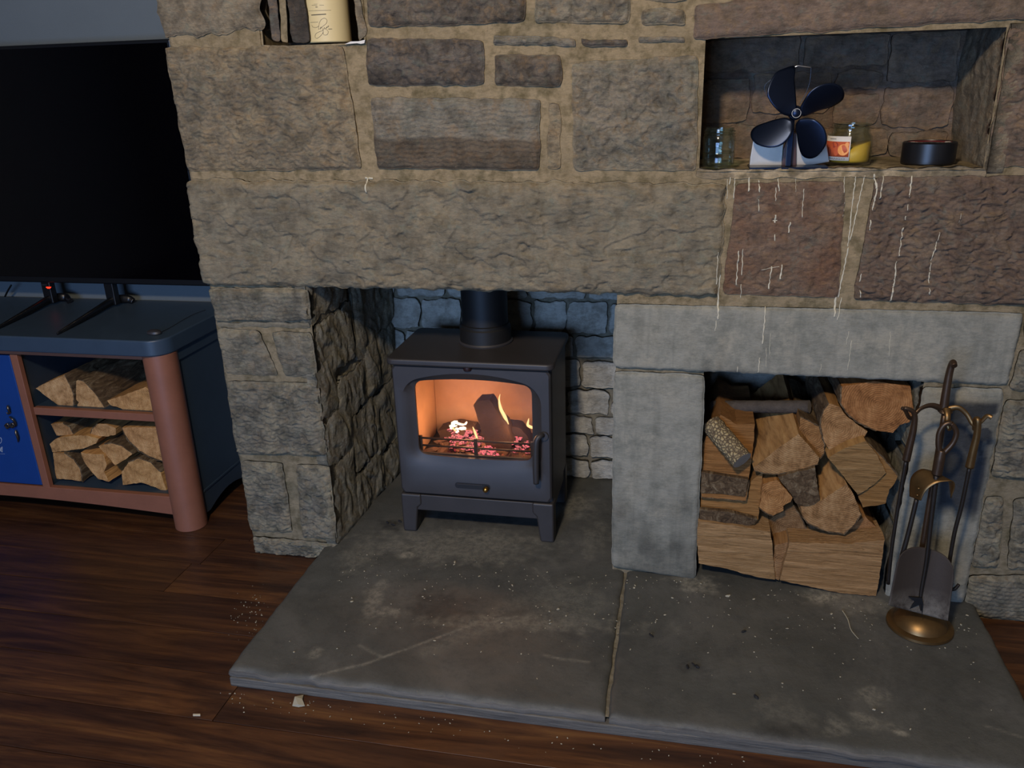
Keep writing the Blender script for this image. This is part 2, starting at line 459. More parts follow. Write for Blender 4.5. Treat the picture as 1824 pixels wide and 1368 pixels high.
# second course
st('pick', 'st_tan', (293, 84), (612, 80), (645, 302), (334, 304), prot=.012)
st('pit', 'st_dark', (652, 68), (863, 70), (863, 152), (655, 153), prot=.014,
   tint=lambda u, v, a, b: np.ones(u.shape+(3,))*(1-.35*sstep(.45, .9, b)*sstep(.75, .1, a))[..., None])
st('pit', 'st_dark', (881, 97), (1001, 97), (1001, 155), (881, 153), prot=.014)
def two_tone(u, v, a, b):
    k = sstep(.52, .60, b + pn(u*12, v*12, 3)*.04)
    return np.stack([1-.42*k, 1-.48*k, 1-.52*k], -1)
st('wavy', 'st_grey', (659, 174), (964, 176), (960, 302), (672, 301), prot=.012, tint=two_tone)
st('pit', 'st_tan', (978, 182), (998, 184), (999, 300), (974, 300), prot=.005)
st('pit', 'st_grey', (1018, 112), (1244, 98), (1241, 303), (1021, 303), prot=.01)
st('pick', 'st_purple', (1797, 46), (1960, 34), (1960, 298), (1757, 298), prot=.006, er=.012)
# lintel course
st('lintel', 'st_lintel', (333, 319), (1296, 326), (1276, 527), (362, 507), prot=.020, amp=1.2, step=.003, wob=.006)
def redt(u, v, a, b):
    k = .5+.5*pn(u*14, v*14, 31); k = sstep(.3, .8, k); return np.stack([1-.06*k, 1-.20*k, 1-.28*k], -1)
st('pit', 'st_red', (1310, 326), (1506, 322), (1494, 530), (1287, 524), prot=.008, amp=.7, tint=redt)
st('pick', 'st_red', (1560, 314), (1960, 312), (1960, 548), (1518, 534), prot=.012, amp=1.2,
   tint=lambda u, v, a, b: np.ones(u.shape+(3,))*np.array([.88, .92, .95]))
# ashlar fireplace over the log store
def soot1(u, v, a, b):
    k = sstep(.55, 1.1, b + fbm(u*9, v*9, 41, 3)*.35); g = sstep(.1, .6, fbm(u*16, v*3, 47, 3))
    return np.stack([1-.45*k-.12*g]*3, -1)
st('flat', 'st_ashlar', (1094, 541), (1824, 557), (1794, 686), (1092, 654), prot=.010, amp=.8, wob=.0015, er=.003, tint=lambda u, v, a, b: soot1(u, v, a, b*.6))
st('flat', 'st_ashlar', (1093, 660), (1257, 667), (1239, 1032), (1089, 1008), prot=.010, amp=1, wob=.0015, er=.003, tint=soot1)
def soot2(u, v, a, b):
    e = sstep(.30, .40, a + pn(u*9, v*9, 61)*.12)*sstep(.04, .07, b)*sstep(.62, .50, b+pn(u*8, v*8, 63)*.1)*sstep(1.0, .9, a)
    hol = sstep(.2, .45, fbm(u*26, v*26, 67, 3)+.12)*sstep(.5, .8, a)*sstep(.4, .1, b)
    k = e*(1-hol*.6)*.84
    low = sstep(.6, 1, b)*.25
    return np.stack([1-k-low*.3, 1-k*.97-low*.3, 1-k*.88-low*.2], -1)
st('flat', 'st_ashlar', (1644, 688), (1790, 692), (1716, 1076), (1574, 1062), prot=.010, amp=1.3, wob=.003, er=.004, tint=soot2)
# rubble at the right
for k_, m_, p_ in (('pit', 'st_purple', ((1826, 566), (1960, 566), (1960, 604), (1822, 604))),
                   ('pit', 'st_pier', ((1817, 622), (1960, 622), (1960, 704), (1797, 694))),
                   ('pick', 'st_pier', ((1790, 712), (1960, 712), (1960, 872), (1764, 848))),
                   ('pit', 'st_pier', ((1755, 884), (1790, 884), (1778, 1012), (1730, 1010))),
                   ('pit', 'st_pier', ((1806, 888), (1880, 888), (1872, 1016), (1794, 1014))),
                   ('wavy', 'st_pier', ((1728, 1024), (1960, 1026), (1960, 1122), (1712, 1092)))):
    st(k_, m_, *p_, prot=.012)
# left pier
st('wavy', 'st_pier', (371, 513), (548, 512), (556, 572), (386, 572), prot=.016)
st('lintel', 'st_pier', (386, 584), (462, 588), (496, 670), (402, 665), prot=.012)
st('lintel', 'st_pier', (482, 590), (556, 592), (566, 672), (508, 670), prot=.012)
st('pick', 'st_pier', (402, 678), (566, 682), (584, 812), (422, 808), prot=.012)
st('pick', 'st_pier', (428, 820), (504, 824), (521, 948), (446, 946), prot=.010)
st('pit', 'st_pier', (526, 826), (588, 830), (602, 962), (538, 956), prot=.012)
st('pick', 'st_pier', (450, 955), (604, 968), (566, 992), (455, 983), prot=.010, er=.004)
st('flat', 'mortar_grey', (384, 574), (550, 574), (554, 583), (390, 582), prot=.004)

# ---- stove recess lining
RL = (np.array([-.947, 0, 0]), np.array([.045, 1., 0])/np.linalg.norm([.045, 1, 0]), np.array([0, 0, 1.]), np.array([1., -.045, 0]))
def rev(kind, mat, u0, u1, z0, z1, du=0, **k):
    return block('stone', [(u0, z1), (u1, z1), (u1+du, z0), (u0+du, z0)], kind, MT[mat], WB, frame=RL, **k)
def plate(name, o, u, v, mat, parent=None, kind='mortar', amp=1.0, step=.02, seed=3, tint=None):
    o, u, v = map(lambda t: np.array(t, float), (o, u, v)); lu, lv = np.linalg.norm(u), np.linalg.norm(v)
    n = max(2, int(lu/step)+1); m = max(2, int(lv/step)+1)
    a = np.linspace(0, 1, n)[:, None]*np.ones((1, m)); b = np.ones((n, 1))*np.linspace(0, 1, m)[None]
    N = np.cross(u, v); N /= np.linalg.norm(N)
    h = relief(kind, a*lu, b*lv, seed, amp)
    X = o + a[..., None]*u + b[..., None]*v + N*h[..., None]
    me = npmesh(name, X.reshape(-1, 3), grid_quads(n, m)[:, ::-1] if False else grid_quads(n, m)[:, ::-1], True, tint(a, b).reshape(-1, 3) if tint else None)
    ob = link(name, me, mat, parent); return ob
plate('recess_side', (-.945, .012, -.05), (.025, .53, 0), (0, 0, 1.25), MT['mortar_grey'], WB, amp=3)
plate('recess_side', (-.150, .6, -.05), (0, -.59, 0), (0, 0, 1.25), MT['mortar_grey'], WB, amp=2)
plate('recess_back', (-.97, .526, -.05), (.85, .0, 0), (0, 0, 1.25), MT['mortar_grey'], WB, amp=3)
plate('recess_top', (-.97, .03, 1.1), (0, .57, 0), (.85, 0, 0), MT['mortar_grey'], WB)
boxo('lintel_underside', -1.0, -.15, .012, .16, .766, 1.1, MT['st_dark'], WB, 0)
# rubble of the reveal
rv = [(.0, .16, .0, .235), (.155, .36, .0, .15), (.35, .55, .0, .12), (.165, .33, .15, .335), (.32, .55, .13, .345),
      (.0, .17, .235, .39), (.0, .10, .39, .545), (.10, .30, .335, .475), (.30, .55, .345, .52), (.02, .24, .50, .665), (.25, .40, .48, .75), (.39, .55, .52, .72), (.0, .22, .67, .80), (.22, .55, .74, .92)]
for i, (a, b, c, d) in enumerate(rv):
    r_ = random.Random(i)
    block('stone', [(a-.004, d+r_.uniform(-.012, .006)), (b+.004, d+r_.uniform(-.008, .012)), (b+.004, c+r_.uniform(-.006, .006)), (a-.004, c+r_.uniform(-.006, .006))],
          'shale', MT['st_reveal'], WB, frame=RL, prot=.003, amp=.62 if a > .01 else .45, er=.016, wob=.012, base=-.001+.004*r_.random(), step=.0036)
# recess back: courses of lime-washed rubble
BK = (np.array([0, .525, 0]), np.array([1., 0, 0]), np.array([0, 0, 1.]), np.array([0, -1., 0]))
r_ = random.Random(5)
z = .0
for ci, hh in enumerate((.075, .085, .07, .09, .10, .08, .11, .09, .11, .1)):
    x = -.95 + (ci % 2)*-.05
    while x < -.14:
        w = r_.uniform(.10, .20) if ci > 4 else r_.uniform(.09, .15)
        x1 = min(x+w, -.135)
        if x1-x > .03:
            block('stone', [(max(x, -.95)+.004, z+hh-.005), (x1-.004, z+hh-.005), (x1-.004, z+.005), (max(x, -.95)+.004, z+.005)], 'rock', MT['st_white'], WB,
                  frame=BK, prot=.006, amp=.55, er=.016, wob=.007, step=.0055)
        x = x1
        if x1 >= -.136: break
    z += hh

# ---- log store lining
LSD = .42
plate('log_store_side', (.062, .008, -.05), (0, LSD, 0), (0, 0, .63), MT['mortar_grey'], WB, amp=1.5)
plate('log_store_side', (.556, LSD, -.05), (0, -LSD+.01, 0), (0, 0, .63), MT['mortar_grey'], WB, amp=3)
plate('log_store_back', (.05, LSD-.01, -.05), (.52, 0, 0), (0, 0, .63), MT['st_white'], WB, amp=3)
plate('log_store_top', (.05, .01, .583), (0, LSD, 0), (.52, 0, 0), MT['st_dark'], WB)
RR = (np.array([.556, 0, 0]), np.array([0, -1., 0]), np.array([0, 0, 1.]), np.array([-1., 0, 0]))
for a, b, c, d in ((-.40, -.2, .0, .2), (-.2, -.012, .0, .17), (-.40, -.17, .2, .38), (-.17, -.012, .17, .36), (-.40, -.012, .38, .57)):
    block('stone', [(a, d-.005), (b, d-.005), (b, c+.005), (a, c+.005)], 'rock', MT['st_reveal'], WB, frame=RR, prot=.006, amp=.8, er=.012, step=.006)

# ---- niche lining
ND = .28
def nt(a, b):
    z = 1.04+.3*b; k = sstep(.0, .35, pn(a*9, b*5, 77)+.1)
    return np.stack([1-.25*k, 1-.32*k, 1-.35*k], -1)
plate('niche_back', (.02, ND, 1.03), (.6, 0, 0), (0, 0, .32), MT['st_purple'], WB, kind='rock', amp=.35, step=.006, tint=nt)
NF = (np.array([0, ND-.004, 0]), np.array([1., 0, 0]), np.array([0, 0, 1.]), np.array([0, -1., 0]))
for a, b, c, d in ((.03, .2, 1.05, 1.13), (.205, .30, 1.05, 1.15), (.31, .47, 1.055, 1.12), (.475, .60, 1.05, 1.11), (.03, .14, 1.14, 1.24), (.15, .33, 1.16, 1.25), (.34, .44, 1.13, 1.2), (.45, .6, 1.12, 1.21), (.03, .25, 1.255, 1.33), (.26, .45, 1.26, 1.33), (.45, .6, 1.22, 1.33), (.34, .44, 1.21, 1.25)):
    block('stone', [(a, d), (b, d), (b, c), (a, c)], 'pit', MT['st_purple'], WB, frame=NF, prot=.004, amp=.7, er=.01, wob=.006, step=.005)
plate('niche_side', (.024, .008, 1.03), (0, ND, 0), (0, 0, .32), MT['mortar'], WB, amp=1)
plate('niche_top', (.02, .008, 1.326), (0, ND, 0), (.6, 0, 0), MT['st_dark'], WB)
NR = (np.array([.612, 0, 0]), np.array([0, -1., 0]), np.array([0, 0, 1.]), np.array([-1., 0, 0]))
block('stone', [(-.285, 1.33), (.004, 1.33), (.004, 1.04), (-.285, 1.04)], 'rock', MT['st_tan'], WB, frame=NR, prot=.004, amp=.55, er=.01, step=.005,
      tint=lambda u, v, a, b: np.stack([1-.3*sstep(0, .3, pn(u*40, v*4, 9))]*3, -1))
def shelf_top():
    n, m = 150, 70
    a = np.linspace(.02, .615, n)[:, None]*np.ones((1, m)); b = np.ones((n, 1))*np.linspace(-.004, ND+.005, m)[None]
    b = b + (b < .002)*(pn(a*30, a*0, 5)*.004)
    z = 1.0515 + fbm(a*18, b*18, 7, 3)*.0016 - (b < .004)*.002
    w = sstep(.05, .3, fbm(a*14, b*14, 15, 3)+.25)*sstep(.48, .40, a)
    t = np.stack([.85+.75*w, .85+.8*w, .83+.95*w], -1)
    X = np.stack([a, b, z], -1).reshape(-1, 3)
    me = npmesh('niche_shelf', X, grid_quads(n, m)[:, ::-1], True, t.reshape(-1, 3)); return link('niche_shelf', me, MT['mortar'], WB)
shelf_top()
block('niche_shelf_edge', [(.020, 1.0535), (.612, 1.0535), (.612, 1.034), (.020, 1.034)], 'pit', MT['mortar'], WB, prot=.003, amp=.8, er=.008, wob=.004,
      tint=lambda u, v, a, b: np.ones(u.shape+(3,))*(1+.7*sstep(.1, .4, fbm(u*16, v*16, 91, 3)+.2)*sstep(.5, .42, u))[..., None]*np.array([.95, .97, 1.05]))

# ---- upper slot beside the cream canister
SD = .15
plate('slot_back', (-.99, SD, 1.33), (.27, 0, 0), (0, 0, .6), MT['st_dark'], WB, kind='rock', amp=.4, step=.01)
plate('slot_side', (-.987, 0, 1.33), (0, SD, 0), (0, 0, .6), MT['mortar'], WB)
plate('slot_side', (-.733, SD, 1.33), (0, -SD, 0), (0, 0, .6), MT['mortar'], WB)
plate('slot_ledge', (-.99, 0, 1.3425), (.262, 0, 0), (0, SD, 0), MT['mortar'], WB, amp=1.2)
block('stone', pq((472, -60), (489, -60), (500, 74), (484, 70)), 'rock', MT['st_dark'], WB, prot=.0, amp=.4)
block('stone', pq((492, -60), (504, -60), (514, 76), (502, 74)), 'mortar', MT['mortar'], WB, prot=.0, er=.003)
block('stone', pq((508, -60), (536, -60), (552, 77), (518, 76)), 'rock', MT['st_dark'], WB, prot=-.012, amp=.5, tint=lambda u, v, a, b: np.ones(u.shape+(3,))*.55)  # stands in for an open void: its shade is put into the tint
block('stone', pq((622, -60), (628, -60), (655, 62), (640, 72)), 'rock', MT['st_tan'], WB, prot=.0, amp=.5)

# ---- lime / wax drips
MT['drip'] = simple('wax_drip', 'c4bca4', .6, 0, 60, .3)
VV = []; QQ = []; b_ = 0
for v, q in HITS:
    VV.append(v); QQ.append(q+b_); b_ += len(v)
VV = np.concatenate(VV); QQ = np.concatenate(QQ)
bvh = BVHTree.FromPolygons([tuple(p) for p in VV.tolist()], [tuple(p) for p in QQ.tolist()])
def surf(px, py, off=.0006):
    w = F(px, py, 0); h = bvh.ray_cast(Vector((w[0], -.2, w[2])), Vector((0, 1, 0)), .4)
    y = h[0].y if h[0] else 0; return np.array([w[0], y-off, w[2]])
def C7(x, y): return 1240+x*.3202, 300+y*.3202
drips = [((175, 60), (172, 170), 3), ((215, 55), (210, 170), 5), ((190, 50), (185, 90), 7), ((295, 50), (290, 125), 7), ((348, 65), (352, 130), 6), ((346, 170), (348, 240), 4),
         ((457, 55), (460, 125), 5), ((443, 105), (440, 180), 4), ((598, 110), (588, 270), 4), ((555, 50), (552, 130), 2), ((825, 45), (822, 135), 4), ((830, 165), (818, 275), 3),
         ((440, 255), (436, 300), 9), ((425, 290), (450, 288), 6), ((522, 295), (512, 355), 7), ((436, 362), (436, 400), 5), ((236, 455), (222, 645), 6), ((260, 445), (252, 590), 5), ((250, 640), (248, 720), 4),
         ((418, 540), (402, 665), 6), ((475, 530), (466, 610), 8), ((360, 560), (460, 540), 3), ((888, 45), (845, 435), 5), ((940, 40), (858, 400), 5), ((848, 440), (790, 720), 7),
         ((990, 30), (1000, 110), 11), ((1002, 110), (980, 230), 8), ((1040, 40), (1012, 165), 5), ((968, 285), (965, 345), 7), ((1200, 40), (1178, 155), 7), ((1172, 195), (1168, 230), 5), ((1162, 262), (1160, 285), 7),
         ((1148, 325), (1122, 480), 7), ((1108, 510), (1092, 650), 7), ((1088, 650), (1076, 740), 9), ((1345, 350), (1325, 430), 5), ((1322, 430), (1300, 510), 6), ((1300, 520), (1286, 630), 5), ((1290, 660), (1292, 695), 6),
         ((915, 580), (905, 625), 5), ((905, 670), (908, 710), 6), ((780, 715), (765, 820), 12), ((810, 720), (780, 840), 4), ((135, 590), (120, 740), 6), ((122, 730), (122, 835), 10), ((110, 840), (105, 900), 5),
         ((386, 765), (366, 970), 7), ((352, 1045), (342, 1130), 5), ((410, 910), (405, 1030), 2), ((388, 990), (388, 1100), 2), ((845, 900), (830, 975), 3), ((862, 950), (838, 1115), 3), ((1075, 900), (1068, 1040), 2), ((692, 1080), (684, 1130), 2),
         ((122, 460), (112, 640), 4), ((230, 1095), (228, 1130), 4), ((655, 80), (652, 40), 0), ((1465, 245), (1455, 300), 2)]
r_ = random.Random(3)
for i, (p, q, wdt) in enumerate(drips):
    if wdt == 0: continue
    n = max(4, int(math.hypot(p[0]-q[0], p[1]-q[1])/14)+2)
    pts = []; rr = []
    for k in range(n):
        t = k/(n-1); x = p[0]+(q[0]-p[0])*t + r_.uniform(-2.5, 2.5)*(0 < k < n-1); y = p[1]+(q[1]-p[1])*t
        pts.append(surf(*C7(x, y))); rr.append(wdt*.5*.3202*.0016*r_.uniform(.55, 1.25)*(1.0 if 0 < k else .7))
    ob = tube('wax_drip', [(pts, rr)], MT['drip'], WB, seg=6, flat=.6, smooth_k=2)
for p, q, w_ in (((655, 316), (658, 342), 4), ((650, 317), (664, 318), 4)):
    tube('wax_drip', [([surf(p[0]+(q[0]-p[0])*k/4, p[1]+(q[1]-p[1])*k/4) for k in range(5)], [w_*.0006]*5)], MT['drip'], WB, seg=6, flat=.6, smooth_k=2)

# ---- alcove wall, room shell
t = NT('wall_paint_blue_grey'); c = t.coord('pos')
t.set(t.mix(.15, '5c6468', t.ramp(t.noise(c, 5, 4), [(.3, .5), (.7, 1.0)]), 'MULTIPLY'), .8); t.bump(t.noise(c, 250, 2), .0004); MT['paint'] = t.m
MT['paint_warm'] = simple('wall_paint_warm', '8a8378', .85, 0, 3, .1)
tag(boxo('wall_alcove', -4.2, -1.2, .50, .6, -.08, 2.5, MT['paint'], None, 0), kind='structure')
tag(boxo('wall_left', -4.3, -4.2, -4.0, .6, -.08, 2.5, MT['paint_warm'], None, 0), kind='structure')
tag(boxo('wall_right', 1.44, 1.54, -4.0, .6, -.08, 2.5, MT['paint_warm'], None, 0), kind='structure')
tag(boxo('ceiling', -4.3, 1.54, -4.0, .7, 2.5, 2.6, MT['paint_warm'], None, 0), kind='structure')
for nm, a in (('wall_front', (-4.3, -1.8, -.08, 2.5)), ('wall_front', (0.0, 1.54, -.08, 2.5)), ('wall_front', (-1.8, 0., -.08, .35)), ('wall_front', (-1.8, 0., 1.65, 2.5))):
    tag(boxo(nm, a[0], a[1], -4.0, -3.85, a[2], a[3], MT['paint_warm'], None, 0), kind='structure')
MT['white'] = simple('white_gloss_paint', 'c8c8c4', .35)
wf = prism('window_1', [(-1.8, .35), (0, .35), (0, 1.65), (-1.8, 1.65)], 'y', -3.96, -3.955, simple('window_glass', '10141a', .05), None)
tag(wf, kind='structure')
for x0, x1, z0, z1 in ((-1.8, -1.74, .35, 1.65), (-.06, 0, .35, 1.65), (-.93, -.87, .35, 1.65), (-1.8, 0, .35, .41), (-1.8, 0, 1.59, 1.65)):
    boxo('window_frame', x0, x1, -3.95, -3.9, z0, z1, MT['white'], wf, .003)

# ---- floor boards
t = NT('dark_stained_oak'); c = t.coord('pos', (1.3, 15, 8))
oi = t.n('ShaderNodeObjectInfo')
vm = t.n('ShaderNodeVectorMath', _operation='ADD'); t.L(c, vm.inputs[0])
cx_ = t.n('ShaderNodeCombineXYZ'); t.L(t.math('MULTIPLY', oi.outputs['Random'], 37.0), cx_.inputs[0]); t.L(t.math('MULTIPLY', oi.outputs['Random'], 91.0), cx_.inputs[2]); t.L(cx_.outputs[0], vm.inputs[1])
g1 = t.noise(vm.outputs[0], 1.0, 6, .62, 1.2); g2 = t.noise(vm.outputs[0], 4.0, 5, .7, .4)
col = t.ramp(g1, [(.30, '22150f'), (.46, '402819'), (.60, '583820'), (.75, '74502c')])
col = t.mix(t.ramp(g2, [(.45, 0.0), (.7, .6)]), col, '1a0e0a')
col = t.mix(t.math('MULTIPLY', oi.outputs['Random'], .35), col, '2a1710')
dust = t.noise(t.coord('pos'), 9, 6, .75)
t.set(col, t.ramp(dust, [(.35, .30), (.7, .50)]), spec=.45); t.bump(g2, .0008, .6); MT['floor'] = t.m
fl = tag(boxo('floor', -4.3, 1.54, -4.0, .7, -.16, -.066, simple('floor_base', '120b08', .8), None, 0), kind='structure')
r_ = random.Random(8); pw = .142; y = .62; row = 0
while y > -3.9:
    x = -3.6 - r_.uniform(0, 1.2)
    while x < 1.5:
        L_ = r_.uniform(2.6, 3.6)
        x0_ = max(x, -4.25); x1_ = min(x+L_, 1.5)
        if x1_ - x0_ > .1: boxo('floorboard', x0_+.0006, x1_-.0006, y-pw+.0008, y-.0008, -.066, -.046+r_.uniform(-.0004, .0004), MT['floor'], fl, .0012, 1)
        x += L_
    y -= pw

# ---- hearth
t = NT('slate_hearth'); c = t.coord('pos')
a = t.noise(c, 3.2, 7, .65, .6); b = t.noise(c, 22, 7, .75); g = t.noise(c, 240, 3, .6)
col = t.ramp(a, [(.30, '3c3d3a'), (.5, '4b4b47'), (.68, '595854')])
col = t.mix(t.ramp(b, [(.5, 0.0), (.75, .45)]), col, '27282a')
col = t.mix(t.ramp(g, [(.68, 0.0), (.75, .6)]), col, '85765c')
at = t.n('ShaderNodeVertexColor'); at.layer_name = 'tint'
sep = t.n('ShaderNodeSeparateColor'); t.L(at.outputs[0], sep.inputs[0])
br = t.noise(c, 60, 5, .8)
ash = t.math('MULTIPLY', t.math('SUBTRACT', 1.0, sep.outputs[0]), t.ramp(br, [(.38, .12), (.60, 1.0)]))
col = t.mix(ash, col, '8f8b7e')
soot = t.math('MULTIPLY', t.math('SUBTRACT', 1.0, sep.outputs[1]), t.ramp(br, [(.3, .4), (.6, 1.0)]))
col = t.mix(soot, col, '18181a')
t.set(col, t.ramp(b, [(.3, .50), (.7, .72)]), spec=.4); t.bump(t.math('ADD', t.noise(c, 45, 6, .7), t.math('MULTIPLY', g, .3)), .0016, .7); MT['hearth'] = t.m
t = NT('slate_edge'); c = t.coord('pos', (2, 2, 40))
col = t.ramp(t.noise(c, 4, 6, .7), [(.3, '3d3a36'), (.55, '5b5750'), (.75, '6b665c')])
t.set(col, .7); t.bump(t.noise(c, 6, 5, .7), .003); MT['slate_edge'] = t.m

hearth = empty('hearth', (-.1, -.2, -.046), 'raised dark slate hearth of two big slabs in front of the fireplace', 'hearth')
def blob(x, y, cx, cy, rx, ry, s, rot=0.0):
    dx, dy = x-cx, y-cy; c_, s_ = math.cos(rot), math.sin(rot)
    d = np.sqrt(((dx*c_+dy*s_)/rx)**2 + ((-dx*s_+dy*c_)/ry)**2)
    return sstep(1.25, .35, d + fbm(x*28, y*28, s, 4)*.55)
def hearth_tint(x, y):
    ash = np.zeros(x.shape); so = np.zeros(x.shape)
    def B(px, py, rx, ry, k, s, rot=0.0):
        nonlocal ash
        p = G(px, py, 0); ash = np.maximum(ash, k*blob(x, y, p[0], p[1], rx, ry, s, rot))
    def D(px, py, rx, ry, k, s, rot=0.0):
        nonlocal so
        p = G(px, py, 0); so = np.maximum(so, k*blob(x, y, p[0], p[1], rx, ry, s, rot))
    B(800, 975, .26, .09, .42, 1); B(727, 988, .028, .02, 1.0, 2); B(860, 960, .2, .05, .5, 3)
    B(665, 1065, .03, .09, .5, 4, .1); B(690, 1090, .05, .02, .55, 5)
    B(930, 1110, .30, .035, .38, 6, .12); B(1010, 1070, .10, .10, .25, 7); 
    def P(path, w, k):
        nonlocal ash
        pts = [G(a_, b_, 0)[:2] for a_, b_ in path]
        dm = np.full(x.shape, 9.0)
        for p, q in zip(pts[:-1], pts[1:]):
            e = q-p; tt = np.clip(((x-p[0])*e[0]+(y-p[1])*e[1])/(e@e), 0, 1)
            dm = np.minimum(dm, np.hypot(x-p[0]-tt*e[0], y-p[1]-tt*e[1]))
        ash = np.maximum(ash, k*np.exp(-(dm/w)**2))
    P([(555, 1205), (650, 1182), (740, 1150), (830, 1118), (920, 1098)], .004, .55); P([(970, 1168), (1000, 1175), (1050, 1180)], .003, .6)
    P([(760, 1160), (850, 1125), (960, 1095), (1060, 1085)], .022, .22); P([(820, 1130), (900, 1080), (1000, 1055)], .03, .18)
    P([(640, 1150), (680, 1170)], .004, .4); P([(1755, 1290), (1820, 1310)], .003, .4); P([(950, 1010), (1000, 1060)], .003, .35)
    B(1240, 1040, .06, .05, .6, 9); B(1470, 1062, .05, .03, .95, 10); B(1520, 1075, .12, .05, .4, 11); B(1120, 1000, .05, .03, .6, 12)
    B(1555, 1240, .035, .03, .45, 13); B(1550, 1285, .05, .025, .4, 14); B(1400, 1270, .07, .05, .18, 15)
    B(1600, 1300, .02, .01, .8, 16); B(1030, 900, .06, .09, .45, 17); B(640, 990, .05, .09, .35, 18)
    B(1490, 1290, .03, .03, .35, 19); B(1060, 960, .04, .12, .3, 20); B(560, 1165, .02, .03, .4, 21)
    D(790, 1080, .09, .07, .5, 30); D(1230, 1190, .05, .02, .5, 31); D(1390, 1300, .06, .03, .5, 32); D(700, 935, .05, .03, .7, 33); D(860, 925, .14, .03, .55, 36)
    D(1150, 1150, .2, .12, .25, 34); D(1650, 1200, .2, .12, .2, 35)
    return np.stack([1-np.clip(ash, 0, 1), 1-np.clip(so, 0, 1), np.ones(x.shape)], -1)
def slab(cells, front, seed):
    """cells: list of rectangles (x0,x1,y0,y1) making the slab's outline"""
    st_ = .0048
    xs = np.unique(np.round(np.concatenate([np.arange(min(c[0] for c in cells), max(c[1] for c in cells), st_), [v for c in cells for v in c[:2]]]), 4))
    ys = np.unique(np.round(np.concatenate([np.arange(min(c[2] for c in cells), max(c[3] for c in cells), st_), [v for c in cells for v in c[2:]]]), 4))
    X, Y = np.meshgrid(xs, ys, indexing='ij')
    q = grid_quads(len(xs), len(ys)); xc = X.ravel()[q].mean(1); yc = Y.ravel()[q].mean(1)
    keep = np.zeros(len(q), bool)
    for x0, x1, y0, y1 in cells: keep |= (xc > x0) & (xc < x1) & (yc > y0) & (yc < y1)
    q = q[keep]
    d = np.minimum(np.minimum(X-xs[0], xs[-1]-X), Y-ys[0])
    Z = fbm(X*3.5, Y*3.5, seed, 5)*.0018 - .007*np.exp(-np.maximum(d, 0)/.005)
    Yw = Y + np.exp(-np.maximum(Y-ys[0], 0)/.012)*fbm(X*12, X*0+seed, seed, 3)*.005
    Xw = X + np.exp(-np.maximum(np.minimum(X-xs[0], xs[-1]-X), 0)/.012)*fbm(Y*12, Y*0+seed, seed+3, 3)*.003
    if front: Yw = Yw - .012*((X-xs[0])/(xs[-1]-xs[0]))*np.exp(-(Y-ys[0])/.1)*front
    V = np.stack([Xw, Yw, Z], -1).reshape(-1, 3); tn = hearth_tint(X.ravel(), Y.ravel())
    # boundary edges -> skirt
    e = {}
    for f in q:
        for k in range(4):
            a, b = int(f[k]), int(f[(k+1) % 4])
            if (b, a) in e: del e[(b, a)]
            else: e[(a, b)] = 1
    bi = sorted({v for ed in e for v in ed}); mp = {v: i for i, v in enumerate(bi)}
    n0 = len(V); Vb = V[bi].copy(); Vb[:, 2] = -.024; Vm = V[bi].copy(); Vm[:, 2] = -.012
    Vm[:, 1] -= np.where(Vm[:, 1] < -.5, .0045, 0)
    Vall = np.concatenate([V, Vm, Vb]); nb = len(bi)
    sk = []
    for a, b in e:
        sk.append((b, a, n0+mp[a], n0+mp[b])); sk.append((n0+mp[b], n0+mp[a], n0+nb+mp[a], n0+nb+mp[b]))
    me = npmesh('hearth_slab', Vall, np.concatenate([q, np.array(sk)]), True, np.concatenate([tn, tn[bi], tn[bi]]))
    me.materials.append(MT['hearth']); me.materials.append(MT['slate_edge'])
    o = bpy.data.objects.new('hearth_slab', me); C.objects.link(o); o.parent = hearth; o.matrix_parent_inverse = Matrix.Translation(hearth.location).inverted()
    mi = np.zeros(len(me.polygons), np.int32); mi[len(q):] = 1; me.polygons.foreach_set('material_index', mi)
    return o
slab([(-.985, -.119, -.543, .0), (-.965, -.119, 0, .56)], 0, 3)
slab([(-.111, .748, -.546, .0), (-.111, .58, 0, .45)], 1, 9)
# mortar joint and the bedding course under the slabs
plate('slab_joint', (-.120, -.54, -.0055), (.010, 0, 0), (0, .56, 0), MT['mortar_grey'], hearth, amp=1, step=.004)
u_ = boxo('slab_bed', -.983, .744, -.549, .4, -.047, -.022, MT['slate_edge'], hearth, .003)

# ============================================================ STOVE
t = NT('cast_iron_black'); c = t.coord('pos')
t.set(t.mix(t.ramp(t.noise(c, 9, 4), [(.4, 0.0), (.8, .5)]), '33302f', '403b3b'), .5, .15); t.bump(t.noise(c, 600, 2), .0002, .5); MT['iron'] = t.m
MT['iron_dark'] = simple('flue_paint_black', '1b1a19', .55, .2, 30, .3)
MT['brass'] = simple('brass', 'c09048', .25, 1.0)
MT['brick_in'] = simple('vermiculite_lining', 'ac8c70', .9, 0, 7, .4, .001)
t = NT('stove_glass'); t.b.inputs['Transmission Weight'].default_value = 1; 
mx = t.n('ShaderNodeMixShader'); tr = t.n('ShaderNodeBsdfTransparent'); gl = t.n('ShaderNodeBsdfGlossy')
tr.inputs[0].default_value = (.86, .80, .74, 1); gl.inputs['Roughness'].default_value = .08
fr = t.n('ShaderNodeFresnel'); fr.inputs[0].default_value = 1.35
t.L(fr.outputs[0], mx.inputs[0]); t.L(tr.outputs[0], mx.inputs[1]); t.L(gl.outputs[0], mx.inputs[2]); t.L(mx.outputs[0], t.out.inputs[0]); MT['pane'] = t.m

SX0, SX1, SY0, SY1 = -.778, -.330, .125, .385
stove = empty('wood_burning_stove', (-.554, .25, 0), 'black cast iron wood burning stove with a lit fire behind glass, in the recess', 'stove')
